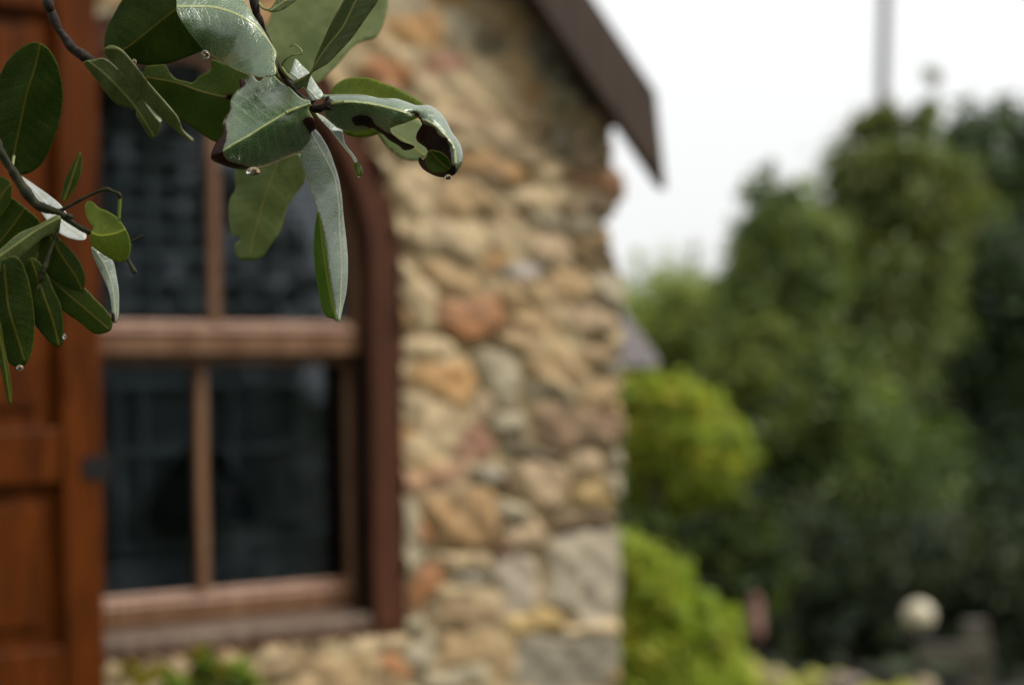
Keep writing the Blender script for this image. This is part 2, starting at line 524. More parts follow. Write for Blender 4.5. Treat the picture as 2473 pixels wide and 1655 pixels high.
# roof: bargeboard, soffit, slabs
bb = lambda x, y: W(x, y, OVER + 0.03)
top0 = bb(1459 - 140 * 3, 0 - 211 * 3); 
tA = bb(1438, 0); tB = bb(1586, 222); tip = bb(1611, 458); lo = bb(1296, 0)
sl = (tB[1] - tA[1]) / (tB[0] - tA[0])
hgt = tA[1] - (lo[1] + sl * (tA[0] - lo[0]))           # vertical height of the board
rz_top = tB[1] + sl * (RIDGE - tB[0])
poly = [tB, tip, (RIDGE, rz_top - hgt), (RIDGE, rz_top)]
m = MB(); m.prism(poly, -(OVER + 0.03), -OVER)
m.build('bargeboard', M['board'], house, bevel=0.004)
mir = lambda p: (2 * RIDGE - p[0] - 0.004, p[1])
m = MB(); m.prism([mir(p) for p in poly], -(OVER + 0.03), -OVER); m.build('bargeboard', M['board'], house, bevel=0.004)
# roof slab from the board's back to the rear gable; it ends at the eave a little short of the board's foot
eave_u = UX(1470, 329, OVER)
def slab(dz0, dz1, u0, u1, y0, y1, mat, name):
    p = [(u0, tB[1] + sl * (u0 - tB[0]) + dz0), (u1, tB[1] + sl * (u1 - tB[0]) + dz0), (u1, tB[1] + sl * (u1 - tB[0]) + dz1), (u0, tB[1] + sl * (u0 - tB[0]) + dz1)]
    a = MB(); a.prism(p, y0, y1)
    if name == 'roof': a.prism([mir(q) for q in p], y0, y1)
    return a.build(name, mat, house)
slab(-0.02, -0.09, RIDGE + 0.002, tB[0] - 0.02, -OVER + 0.003, 5.2, M['roof'], 'roof')
slab(-0.094, -hgt * 0.62, RIDGE + 0.002, eave_u, -OVER + 0.003, -0.0, M['soffit'], 'soffit')
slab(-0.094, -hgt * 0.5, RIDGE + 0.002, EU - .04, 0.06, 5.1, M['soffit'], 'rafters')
# rear and left walls
m = MB(); m.box((LEFT, 0.06, 0), (LEFT + 0.3, 5, roofz(EU) - .1)); m.box((LEFT + .31, 4.7, 0), (EU - 0.1, 5, roofz(EU) - .1))
m.build('rear_wall', M['stone'], house)

# slate hood over the side door
h0 = W(1500, 735, -0.25); h1 = W(1596, 870, -0.25); h2 = W(1500, 886, -0.25)
m = MB(); m.prism([h0, h1, (h1[0] - 0.012, h1[1] - 0.02), (h2[0], h2[1])], 0.25, 1.35)
m.build('door_hood', M['slate'], house, bevel=0.006)

# ---- window
win = empty('window'); win.parent = house
DU, DL = -0.013, -0.047           # upper and lower sash planes (behind the wall face)
fru = UX(899, 940, 0.02)          # inner edge of the outer frame on the right
flu = wu0 + (wu1 - fru)
fz0 = ZY(900, 1520, .02)
m = MB()
def arch(m, a, b, t, y0, y1, z0, zs, n=28):
    """an arched frame: two straight legs and an elliptical head, t wide"""
    o = [(wc + a, z0)] + [(wc + a * math.cos(math.pi * k / n), zs + b * math.sin(math.pi * k / n)) for k in range(n + 1)] + [(wc - a, z0)]
    i = [(wc + a - t, z0)] + [(wc + (a - t) * math.cos(math.pi * k / n), zs + (b - t) * math.sin(math.pi * k / n)) for k in range(n + 1)] + [(wc - a + t, z0)]
    V = [(x, y0, z) for x, z in o] + [(x, y0, z) for x, z in i] + [(x, y1, z) for x, z in o] + [(x, y1, z) for x, z in i]
    q = len(o); F = []
    for k in range(q - 1):
        F += [(k, k + 1, q + k + 1, q + k), (2 * q + k, 3 * q + k, 3 * q + k + 1, 2 * q + k + 1), (k, 2 * q + k, 2 * q + k + 1, k + 1), (q + k, q + k + 1, 3 * q + k + 1, 3 * q + k)]
    F += [(0, q, 3 * q, 2 * q), (q - 1, 3 * q - 1, 4 * q - 1, 2 * q - 1)]
    m.add(V, F)
arch(m, AH, BH, wu1 - fru, -0.02, 0.14, fz0, wzs)
m.build('frame', M['frame'], win, bevel=0.004)
# near-black skin that paints the shade on the inner faces of the jambs
m = MB(); arch(m, fru - .001 - wc, BH - (wu1 - fru) - .001, 0.003, -0.012, 0.13, fz0 + .002, wzs); m.build('jamb_shade_skin', M['jamb_shade'], win)
m = MB(); m.box((wu0 + .004, -0.016, wz0 - .03), (wu1 - .004, 0.12, fz0 - .001)); m.build('foot_board', M['frame'], win)
# sill
sz1 = ZY(560, 1496, -0.03); szf = ZY(560, 1520, 0.012); sz0 = ZY(560, 1558, 0.012)
m = MB()
u0, u1 = flu + 0.004, fru - 0.004
V = [(u0, -0.012, sz0), (u1, -0.012, sz0), (u1, 0.13, sz0), (u0, 0.13, sz0), (u0, -0.012, szf), (u1, -0.012, szf), (u1, 0.13, sz1 + .01), (u0, 0.13, sz1 + .01)]
m.add(V, [(0, 3, 2, 1), (4, 5, 6, 7), (0, 1, 5, 4), (1, 2, 6, 5), (2, 3, 7, 6), (3, 0, 4, 7)])
m.build('sill', M['sill'], win, bevel=0.004)


def sash(off, xm0, xm1, xr0, xr1, yb0, yb1, zt, ym, botx=560, arched=False):
    """one sliding sash; returns its glass rectangle"""
    y0 = -off; y1 = y0 + 0.035
    r0 = UX(xr0, ym, off); r1 = UX(xr1, ym, off)
    stile = r1 - r0
    c0, c1 = UX(xm0, ym, off), UX(xm1, ym, off)
    mid = (c0 + c1) / 2
    l1 = 2 * mid - r0; l0 = l1 - stile
    zb1 = ZY(botx, yb0, off); zb0 = ZY(botx, yb1, off)
    a = MB()
    if arched:
        t = stile; ha = fru - .006 - wc; hb = BH - (wu1 - fru) - .006
        arch(a, r1 - wc, hb, t, y0, y1, zb0, wzs)
        li, ri = wc - (r1 - wc) + t, r0
        a.box((li + .0005, y0 + 0.001, zb0), (ri - .0005, y1 - .001, zb1))
        ia, ib = r1 - wc - t, hb - t
        ztop = lambda u: wzs + ib * math.sqrt(max(0, 1 - ((u - wc) / ia) ** 2))
        a.box((c0, y0 + 0.004, zb1 + .0005), (c1, y1 - 0.004, min(ztop(c0), ztop(c1)) + .004))
        l1 = li
    else:
        a.box((r0, y0, zb0), (r1, y1, zt)); a.box((l0, y0, zb0), (l1, y1, zt))
        a.box((l1 + .0005, y0 + 0.001, zb0), (r0 - .0005, y1 - .001, zb1)); a.box((l1 + .0005, y0 + 0.001, zt - 0.045), (r0 - .0005, y1 - .001, zt))
        a.box((c0, y0 + 0.004, zb1 + .0005), (c1, y1 - 0.004, zt - 0.0455))
    a.build('sash', M['sash'], win, bevel=0.003)
    b = MB()          # sloping glazing beads, the light on the ledge put into their paler colour
    b.add([(l1, y0 + .001, zb1 - .010), (r0, y0 + .001, zb1 - .010), (r0, y0 + .014, zb1 + .006), (l1, y0 + .014, zb1 + .006), (l1, y0 - .005, zb1 - .014), (r0, y0 - .005, zb1 - .014)],
          [(4, 5, 2, 3), (0, 3, 2, 1), (4, 0, 1, 5), (4, 3, 0), (5, 1, 2)])
    b.build('glazing_bead', M['bead'], win)
    for (p, q) in ((l1, c0), (c1, r0)):
        g_ = MB()
        if arched:
            us_ = [p + (q - p) * k / 14 for k in range(15)]
            g_.prism([(p, zb1 - .003), (q, zb1 - .003)] + [(u_, ztop(u_) + .003) for u_ in us_[::-1]], y0 + .016, y0 + .020)
        else: g_.box((p - .003, y0 + 0.016, zb1 - .003), (q + .003, y0 + 0.020, zt - .042))
        g_.build('pane', M['glass'], win)
    return l0, r1, zb0


UL = sash(DU, 511, 536, 854, 884, 783, 856, wz1 - 0.06, 640, arched=True)
LL = sash(DL, 481, 507, 843, 866, 1428, 1490, ZY(560, 826, DL), 1150)
M['iron'] and None

# interior: plaster room, grey backdrop, shelf
m = MB(); m.box((-2.2, 2.6, 0.2), (0.3, 2.7, 2.9)); m.box((-2.3, 0.25, 0.2), (-2.2, 2.7, 2.9)); m.box((0.31, 0.25, 0.2), (0.41, 2.7, 2.9))
m.box((-2.3, 0.2, 2.9), (0.41, 2.7, 3.0)); m.box((-2.3, 0.2, 0.1), (0.41, 2.7, 0.2))
m.build('room', M['room'], house)
# grey backdrop sheet inside, with bars added for the grid in the panes
ub0, ub1 = UX(230, 1100, -0.3), UX(735, 1100, -0.3)
m = MB(); m.box((ub0 - .3, 0.36, 0.8), (ub1 + 0.5, 0.37, 2.9)); m.build('blind', M['blind'], house)
def bars(name, xs, ys, x0, x1, y0, y1, yy, wd=0.009):
    m = MB()
    for x in xs:
        uu = UX(x, 1000, -yy); m.box((uu - wd, yy - .006, ZY(560, y1, -yy)), (uu + wd, yy, ZY(560, y0, -yy)))
    for y in ys:
        zz = ZY(560, y, -yy); m.box((UX(x0, 1000, -yy), yy - .012, zz - wd), (UX(x1, 1000, -yy), yy - .0065, zz + wd))
    o_ = m.build(name, M['curtain'], house); o_['kind'] = 'stuff' if False else 'part'; del o_['kind']; return o_
bars('lattice', (285, 345, 560, 720), (925, 1085, 1310), 270, 725, 925, 1310, 0.33, 0.008)
bars('shelving', (735, 815), (880, 925, 1030, 1130, 1290, 1400), 730, 850, 840, 1450, 0.31, 0.007)
bars('upper_lattice', (300, 375, 450, 600, 680, 760), (), 0, 0, 190, 760, 0.26, 0.006)
bars('blind_slats', (), (250, 300, 345, 395, 450, 505, 560, 620, 680, 740), 250, 850, 0, 0, 0.28, 0.006)
bars('blind_foot_slats', (), (1350, 1385, 1420), 250, 850, 0, 0, 0.28, 0.006)
tl = empty('table_lamp'); tag(tl, 'dark conical shaded lamp standing inside behind the lower window sash', 'table lamp')
lc = HM @ Vector((UX(484, 1200, -0.22), 0.22, 0)); zl0, zl1 = ZY(484, 1262, -0.22), ZY(484, 1130, -0.22)
tl.location = (lc.x, lc.y, zl0 - 0.3)
def lathe(prof, seg=24):
    V, F = [], []
    for r_, z_ in prof:
        for k in range(seg):
            a_ = 2 * math.pi * k / seg; V.append((r_ * math.cos(a_), r_ * math.sin(a_), z_))
    for i in range(len(prof) - 1):
        for k in range(seg):
            F.append((i * seg + k, i * seg + (k + 1) % seg, (i + 1) * seg + (k + 1) % seg, (i + 1) * seg + k))
    return V, F
m = MB(); m.add(*lathe([(0.115, 0.3), (0.105, 0.34), (0.07, 0.40), (0.03, 0.45), (0.0, 0.46), (0.0, 0.30), (0.115, 0.3)])); m.build('shade', M['dark'], tl, smooth_=True)
m = MB(); m.add(*lathe([(0.0, 0), (0.07, 0), (0.07, 0.015), (0.012, 0.03), (0.012, 0.3), (0, 0.3)])); m.build('base', M['dark'], tl, smooth_=True)

# ---- shutter, folded back against the wall left of the window
sh = empty('shutter'); sh.parent = house
SO = 0.13
su1 = UX(247, 1000, SO); su0 = su1 - 0.52
szt = wz1 + 0.02; szb = wz0 - 0.06
st = 0.030; ydf, ydb = -SO, -SO + 0.035
SW = UX(247, 1000, SO) - UX(150, 1000, SO)
zr1 = ZY(100, 1035, SO); zr0 = ZY(100, 1172, SO)
for a_, b_ in ((su1 - SW, su1), (su0, su0 + SW)):
    m = MB(); m.box((a_, ydf, szb), (b_, ydb, szt)); m.build('stile', M['shutter'], sh, bevel=0.005)
m = MB()
for a_, b_ in ((zr0, zr1), (szb, szb + .1), (szt - .1, szt)):
    m = MB(); m.box((su0 + SW + .0005, ydf + 0.001, a_), (su1 - SW - .0005, ydb - .001, b_))
    m.build('rail', M['shutter'], sh, bevel=0.006)
for a_, b_ in ((szb + .1, zr0), (zr1, szt - .1)):
    m = MB(); m.box((su0 + SW - .002, ydf + 0.022, a_ - .002), (su1 - SW + .002, ydb - .008, b_ + .002))
    m.box((su0 + SW + .035, ydf + 0.014, a_ + .035), (su1 - SW - .035, ydb - .009, b_ - .035))
    m.build('panel', M['shutter'], sh, bevel=0.006)
m = MB(); hz = ZY(252, 1130, SO); m.box((su1 + .001, ydf + .002, hz - .03), (su1 + .02, ydb + 0.09, hz + .03)); m.box((su1 - .04, ydf - .004, hz - .02), (su1 + .001, ydf - .0005, hz + .02))
m.build('hinge', M['iron'], sh)

# ------------------------------------------------------------------ ground
g = N('garden_soil')
gc = g.mix(g.ramp(g.noise(0.7, g.obj()), 0.4, 0.6), (0.030, 0.026, 0.016), (0.035, 0.055, 0.014))
M['ground'] = g.P(Base_Color=gc, Roughness=0.9)
m = MB(); m.V = [(-600, -600, 0), (600, -600, 0), (600, 600, 0), (-600, 600, 0)]; m.F = [(0, 1, 2, 3)]
o = m.build('ground', M['ground']); tag(o, kind='structure')

# ------------------------------------------------------------------ foliage
def leafy(name, rough=0.45, trans=0.35):
    g = N(name)
    c = g.attr('Col', 'Color')
    g.P(Base_Color=c, Roughness=rough, Specular_IOR_Level=0.25)
    t = g.n('ShaderNodeBsdfTranslucent', {'Color': g.mix(1.0, c, (1.5, 1.5, 0.6), 'MULTIPLY')})
    mx = g.n('ShaderNodeMixShader', {0: trans, 1: g.p.outputs[0], 2: t.outputs[0]})
    g.t.links.new(mx.outputs[0], g.out.inputs[0])
    return g.m


M['leafy'] = leafy('foliage_leaves')
g = N('tree_bark'); M['bark'] = g.P(Base_Color=g.mix(g.noise(30, g.obj((1, 1, .2))), (0.045, 0.038, 0.028), (0.12, 0.10, 0.075)), Roughness=0.85)


def foliage(blobs, n, size, pal, seed, name='crown', parent=None, clump=0.28, sparse=1.0, droop=0.2):
    """blobs: (centre Vector, rx, ry, rz, weight, palette shift); many leaf faces in clumps through the volume"""
    r = np.random.default_rng(seed)
    pal = np.array(pal)
    wts = np.array([b[4] * b[1] * b[3] for b in blobs]); wts = wts / wts.sum()
    VV, CC = [], []
    for b, wt in zip(blobs, wts):
        k = max(20, int(n * wt))
        nc = max(6, k // 42)
        d = r.normal(size=(nc, 3)); d /= np.linalg.norm(d, axis=1)[:, None]
        rad = r.uniform(0.25, 1.0, nc) ** 0.45 * (1 + 0.24 * np.clip(r.normal(size=nc), -2, 1.5)) * sparse
        cc = np.array(b[0]) + d * rad[:, None] * np.array((b[1], b[2], b[3]))
        ci = r.integers(0, nc, k)
        cs = clump * min(b[1], b[3])
        p = cc[ci] + r.normal(size=(k, 3)) * cs * 0.72
        # each clump has its own colour of leaf
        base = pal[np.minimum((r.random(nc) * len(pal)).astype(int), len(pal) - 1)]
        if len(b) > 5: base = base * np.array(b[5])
        col = base[ci] * r.uniform(0.8, 1.2, (k, 1))
        nrm = d[ci] * 0.5 + r.normal(size=(k, 3)) * 0.55 + np.array((0, 0, 0.35))
        nrm /= np.linalg.norm(nrm, axis=1)[:, None]
        ax = np.cross(nrm, r.normal(size=(k, 3))); ax /= np.linalg.norm(ax, axis=1)[:, None]
        bx = np.cross(nrm, ax)
        s = size * r.uniform(0.6, 1.3, (k, 1))
        q = np.stack([p - ax * s, p + bx * s * 0.45 + nrm * s * .12, p + ax * s, p - bx * s * 0.45 + nrm * s * .12], 1)
        VV.append(q.reshape(-1, 3)); CC.append(np.repeat(col, 4, 0))
    V = np.concatenate(VV); Cc = np.concatenate(CC)
    keep = np.ones(len(V) // 4, bool)
    keep = V.reshape(-1, 4, 3)[:, :, 2].min(1) > 0.01
    V = V.reshape(-1, 4, 3)[keep].reshape(-1, 3); Cc = Cc.reshape(-1, 4, 3)[keep].reshape(-1, 3)
    F = np.arange(len(V)).reshape(-1, 4)
    me = mesh_np(name, V, F)
    set_col(me, 'Col', np.clip(Cc, 0, 1))
    return link(name, me, parent, [M['leafy']])


def plant(name, label, cat, blobs_px, depth, n, size, pal, seed, group=None, trunk_px=None, thick=0.07, clump=0.28, sparse=1.0, flat=0.8):
    """blobs_px: (x, y, rx, ry, weight, depth offset[, colour multiplier])"""
    if trunk_px is None: trunk_px = sum(b[0] for b in blobs_px) / len(blobs_px)
    base = at(trunk_px, HORIZON, depth); base.z = 0
    root = empty(name, base)
    tag(root, label, cat, group)
    bl = []
    for b in blobs_px:
        d = depth + b[5]
        p = at(b[0], b[1], d) - base
        s = px(d)
        ex = (b[6],) if len(b) > 6 else ()
        bl.append((p, b[2] * s, max(b[2], b[3]) * s * flat, b[3] * s, b[4]) + ex)
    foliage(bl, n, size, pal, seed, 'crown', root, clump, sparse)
    m = MB()
    top = max(bl, key=lambda q: q[0].z)[0]
    r = random.Random(seed)
    lowest = min(q[0].z for q in bl)
    fork = Vector((0, 0, max(0.15, lowest * 0.55)))
    tp = [Vector((0, 0, -0.05)), Vector((r.uniform(-.03, .03), 0, fork.z * 0.5)), fork]
    m.tube(tp, [thick * 1.25, thick, thick * 0.85], 9, 0.15, seed)
    for q in bl:
        c = Vector(q[0])
        mid = fork.lerp(c, 0.5) + Vector((r.uniform(-.1, .1), r.uniform(-.1, .1), 0.1)) * c.length * 0.3
        pts = [fork * 0.97, mid, c, c + Vector((r.uniform(-.3, .3) * q[1], 0, q[3] * 0.85))]
        m.tube(pts, [thick * .55, thick * .35, thick * .18, thick * .04], 7, 0.1, seed)
        for k in range(4):
            e = c + Vector((r.uniform(-1, 1) * q[1], r.uniform(-1, 1) * q[2], r.uniform(-.3, .9) * q[3])) * 0.9
            m.tube([mid.lerp(c, 0.5 + .1 * k), e.lerp(c, .45), e], [thick * .16, thick * .1, thick * .03], 5)
    m.build('trunk', M['bark'], root, smooth_=True)
    return root


G_DARK = [(0.0663, 0.1, 0.049), (0.0428, 0.0673, 0.0388), (0.102, 0.1479, 0.0632), (0.0765, 0.1122, 0.0612), (0.0326, 0.053, 0.0326)]
G_OLIVE = [(0.102, 0.1379, 0.0413), (0.1385, 0.1756, 0.0536), (0.0801, 0.1087, 0.0347), (0.1603, 0.2006, 0.0701), (0.1656, 0.175, 0.04)]
G_MID = [(0.1242, 0.1794, 0.0538), (0.1759, 0.2355, 0.0673), (0.088, 0.129, 0.0425), (0.207, 0.2467, 0.0673)]
G_LIGHT = [(0.272, 0.3256, 0.09), (0.323, 0.3784, 0.108), (0.2125, 0.264, 0.072)]
G_LIME = [(0.32, 0.396, 0.051), (0.368, 0.44, 0.0595), (0.384, 0.3872, 0.051), (0.224, 0.2904, 0.034)]
G_GREEN = [(0.29, 0.38, 0.04), (0.35, 0.43, 0.05), (0.21, 0.29, 0.035), (0.40, 0.40, 0.05)]
GT = 'garden trees behind the cottage'

plant('leafy_tree', 'tall dark blue-green tree at the far right edge', 'tree',
      [(2440, 370, 170, 130, 1, 0), (2310, 400, 90, 110, .8, 0, (1.35, 1.3, 1.1)), (2230, 520, 120, 130, .7, -.3, (1.3, 1.25, 1.0)), (1990, 560, 60, 90, .3, -1.6, (1.5, 1.4, 1.0)), (2350, 640, 230, 230, 1, 0), (2500, 800, 200, 250, 1, 0), (2280, 950, 230, 220, 1, .3), (2450, 1150, 230, 220, 1, 0),
       (2230, 1240, 230, 180, 1, .5), (2560, 1000, 220, 400, 1, 1)], 14.5, 42000, 0.048, G_DARK, 21, GT, 2330, 0.10, 0.24)
plant('leafy_tree', 'olive-green tree with yellowing leaves in front of the pole', 'tree',
      [(2180, 330, 90, 70, .7, 0), (2250, 260, 35, 70, .35, 0), (2130, 480, 150, 150, .8, 0), (2250, 480, 130, 130, .8, 0), (2010, 580, 130, 110, .7, 0), (2120, 720, 190, 180, 1, 0),
       (2010, 840, 180, 180, 1, 0), (2080, 330, 40, 90, .5, 0)], 13.2, 25000, 0.040, G_OLIVE, 22, GT, 2110, 0.06, 0.26)
plant('leafy_tree', 'rounded mid-green tree with a dark hollow, left of the pole', 'tree',
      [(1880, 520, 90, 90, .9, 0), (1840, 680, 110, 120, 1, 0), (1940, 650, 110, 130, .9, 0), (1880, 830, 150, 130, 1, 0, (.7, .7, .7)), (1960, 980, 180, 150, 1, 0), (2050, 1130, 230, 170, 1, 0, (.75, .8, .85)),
       (1850, 1140, 130, 140, 1, .3)], 12.4, 34000, 0.036, G_MID, 23, GT, 1930, 0.07, 0.26)
plant('slender_tree', 'thin airy tree with bare twigs against the white sky beside the cottage corner', 'tree',
      [(1560, 700, 80, 50, 1, 0), (1640, 670, 60, 60, .8, 0), (1675, 610, 20, 60, .5, 0), (1710, 710, 60, 50, 1, 0), (1540, 640, 25, 40, .5, 0)], 17.0, 2400, 0.022, G_LIGHT, 24, GT, 1640, 0.03, 0.35)
plant('leafy_tree', 'pale lime-green tree behind the rounded golden bush', 'tree',
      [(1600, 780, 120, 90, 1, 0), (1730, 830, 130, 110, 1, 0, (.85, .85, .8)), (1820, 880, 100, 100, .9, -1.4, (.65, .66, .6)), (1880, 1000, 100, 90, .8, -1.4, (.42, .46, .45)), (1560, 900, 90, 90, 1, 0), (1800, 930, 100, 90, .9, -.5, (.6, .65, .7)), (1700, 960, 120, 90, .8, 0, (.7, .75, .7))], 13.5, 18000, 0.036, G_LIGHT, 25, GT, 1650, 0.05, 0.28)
plant('golden_bush', 'rounded yellow-green bush beside the cottage corner at window height', 'bush',
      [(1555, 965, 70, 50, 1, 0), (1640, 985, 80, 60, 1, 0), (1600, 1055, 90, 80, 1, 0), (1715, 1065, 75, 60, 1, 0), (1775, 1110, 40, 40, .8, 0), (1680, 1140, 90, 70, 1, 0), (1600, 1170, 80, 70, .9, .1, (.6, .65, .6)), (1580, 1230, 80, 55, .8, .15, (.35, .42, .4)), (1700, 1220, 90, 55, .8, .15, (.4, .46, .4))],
      8.6, 36000, 0.020, G_LIME, 26, None, 1620, 0.03, 0.24)
plant('dark_shrub', 'dark green shrub under the golden bush, above the bright green shrub', 'shrub',
      [(1540, 1310, 90, 70, 1, 0), (1680, 1320, 120, 70, 1, 0), (1800, 1310, 80, 80, .8, 0), (1650, 1400, 140, 90, 1, 0), (1780, 1390, 100, 90, 1, 0), (1860, 1330, 70, 80, .7, .2)],
      8.3, 18000, 0.024, [(0.050, 0.080, 0.018), (0.075, 0.105, 0.022), (0.028, 0.042, 0.014)], 29, None, 1660, 0.03, 0.25)
plant('green_shrub', 'bright green shrub sloping down from the cottage wall at the bottom of the picture', 'shrub',
      [(1520, 1360, 65, 65, 1, 0), (1585, 1450, 80, 80, 1, 0), (1680, 1520, 80, 65, 1, 0), (1755, 1530, 40, 50, .8, 0), (1540, 1580, 110, 120, 1, 0), (1700, 1650, 110, 80, 1, 0), (1640, 1750, 160, 130, .8, 0)],
      6.6, 42000, 0.0145, G_GREEN, 27, None, 1600, 0.03, 0.24)
plant('dark_hedge', 'very dark hedge under the garden trees behind the globe lamp', 'hedge',
      [(1750, 1330, 150, 110, 1, 0), (1950, 1360, 190, 130, 1, .3), (2200, 1380, 200, 130, 1, 0), (2430, 1390, 180, 140, 1, 0), (1800, 1500, 170, 80, 1, 0), (2100, 1510, 250, 80, 1, 0), (2400, 1520, 160, 80, 1, 0)],
      11.6, 24000, 0.035, [(0.028, 0.042, 0.022), (0.042, 0.058, 0.028), (0.060, 0.076, 0.036)], 28, None, 2050, 0.05, 0.26)
def back_tree(x, y, h, label, seed):  # unseen trees, added as dark shapes for the panes and leaves to reflect
    root = empty('leafy_tree', (x, y, 0)); tag(root, label, 'tree', 'unseen trees added for reflections')
    bl = [(Vector((dx, dy, z)), rr, rr, hh, 1) for dx, dy, z, rr, hh in ((0, 0, h * .75, 1.5, h * .28), (1.1, .3, h * .42, 1.5, h * .3), (-1.1, -.2, h * .42, 1.5, h * .3), (.2, .4, h * .2, 1.7, h * .2))]
    foliage(bl, 11000, 0.13, [(0.03, 0.045, 0.02), (0.045, 0.065, 0.03)], seed, 'crown', root, 0.3)
    m = MB(); m.tube([Vector((0, 0, 0)), Vector((.05, 0, h * .35)), Vector((0, .05, h * .8))], [.16, .12, .04], 9, .1, seed); m.build('trunk', M['bark'], root, smooth_=True)
back_tree(9.0, -0.5, 5.2, 'unseen dark tree added opposite the window, mirrored in the far panes', 51)
back_tree(9.0, -3.4, 5.6, 'unseen dark tree added opposite the window, mirrored in the near panes', 52)
back_tree(5.5, -6.0, 5.6, 'unseen dark tree added behind the photographer on the right', 53)
# a far belt of wood behind everything
bl = []
for k in range(26):
    x = -6 + k * 1.9
    bl.append((Vector((x, 27 + 2 * math.sin(k * 2.1), 0.9)), 1.9, 1.6, 1.1 + 0.3 * math.sin(k * 1.7), 1))
fw = foliage(bl, 26000, 0.13, [(0.05, 0.075, 0.03), (0.07, 0.10, 0.035), (0.035, 0.055, 0.025)], 30, 'far_wood')
tag(fw, 'distant belt of green woodland behind the garden', 'woodland', kind='stuff')

# ------------------------------------------------------------------ pole, lamp, low wall, post
g = N('galvanised_pole'); M['pole'] = g.P(Base_Color=(0.03, 0.035, 0.03), Roughness=0.5, Metallic=0.2)
root = empty('tall_pole', (0, 0, 0)); p0 = at(2118, 700, 13.3); p1 = at(2142, -160, 13.3)
tag(root, 'thin tall grey-green pole rising above the trees into the white sky', 'pole')
low = p0 + (p0 - p1) * (p0.z / (p1.z - p0.z))
root.location = low
m = MB(); m.tube([Vector((0, 0, 0)), p0 - low, p1 - low], [0.045, 0.036, 0.033], 12); m.build('shaft', M['pole'], root, smooth_=True)
m = MB(); m.tube([Vector((0, 0, 0)), Vector((0, 0, 0.05))], [0.09, 0.085], 12); m.build('base', M['pole'], root)

g = N('opal_globe'); M['opal'] = g.P(Base_Color=(0.52, 0.47, 0.33), Roughness=0.3, Subsurface_Weight=0.3)
gp = at(2219, 1489, 9.6)
root = empty('globe_lamp', (gp.x, gp.y, 0)); tag(root, 'small cream globe garden lamp on a dark post at lower right', 'lamp')
m = MB(); R_ = 38 * px(9.6)
m.add(*lathe([(0.0001, gp.z - R_)] + [(R_ * math.sin(a), gp.z - R_ * math.cos(a)) for a in [math.pi * i / 14 for i in range(1, 14)]] + [(0.0001, gp.z + R_)])); m.build('globe', M['opal'], root, smooth_=True)
m = MB(); m.add(*lathe([(0.0, 0), (0.05, 0), (0.05, 0.02), (0.022, 0.04), (0.022, gp.z - R_ - 0.035), (0.05, gp.z - R_ - 0.03), (0.055, gp.z - R_ + 0.012), (0, gp.z - R_ + .012)])); m.build('post', M['iron'], root, smooth_=True)

g = N('weathered_fence_wood'); M['fence'] = g.P(Base_Color=g.mix(g.noise(20, g.obj((1, 1, 4))), (0.055, 0.052, 0.038), (0.12, 0.10, 0.075)), Roughness=0.7)
fp = at(2355, 1500, 9.2)
root = empty('timber_rail', (fp.x, fp.y, 0)); tag(root, 'short grey timber rail with its post beside the globe lamp', 'fence')
zt = at(2355, 1500, 9.2).z
m = MB(); m.box((-.045, -.04, 0), (.045, .05, zt)); m.build('post', M['fence'], root, bevel=.005)
zr = at(2270, 1575, 9.2).z; s_ = px(9.2)
m = MB(); m.box((-150 * s_, -.075, zr - 22 * s_), (30 * s_, -.042, zr + 22 * s_)); m.build('rail', M['fence'], root, bevel=.005)


def boulder(V_scale, seed, sub=3):
    bm = bmesh.new(); bmesh.ops.create_icosphere(bm, subdivisions=sub, radius=1)
    r = random.Random(seed); ph = [r.uniform(0, 6) for _ in range(6)]
    for v in bm.verts:
        c = v.co
        k = 1 + 0.13 * math.sin(3 * c.x + ph[0]) * math.sin(2.6 * c.y + ph[1]) + 0.10 * math.sin(5 * c.z + ph[2] + 2 * c.x) + .05 * math.sin(9 * c.y + ph[3])
        v.co = Vector((c.x * V_scale[0], c.y * V_scale[1], c.z * V_scale[2])) * k
    me = bpy.data.meshes.new('boulder'); bm.to_mesh(me); bm.free(); smooth(me)
    return me


def rockmat(name, a, b):
    g = N(name); n = g.noise(14, g.obj(), 5); g.bump(n, 0.4, 0.02)
    return g.P(Base_Color=g.mix(g.ramp(n, .35, .65), a, b), Roughness=0.8)


M['pinkstone'] = rockmat('pink_stone', (0.15, 0.07, 0.055), (0.24, 0.13, 0.10))
M['tanstone'] = rockmat('tan_stone', (0.22, 0.17, 0.09), (0.32, 0.25, 0.15))
M['greystone'] = rockmat('grey_pink_stone', (0.14, 0.11, 0.085), (0.22, 0.17, 0.13))
M['moss'] = rockmat('mossy_stone', (0.20, 0.21, 0.025), (0.36, 0.33, 0.05))
def rock(x, y, d, rx, ry, mat, label, seed, name='boulder'):
    s = px(d); p = at(x, y, d)
    zc = max(p.z, 0.02)
    me = boulder((rx * s, rx * s * 0.8, ry * s), seed)
    o = link(name, me, None, [mat]); o.location = (p.x, p.y, zc); tag(o, label, 'stone')
    return o
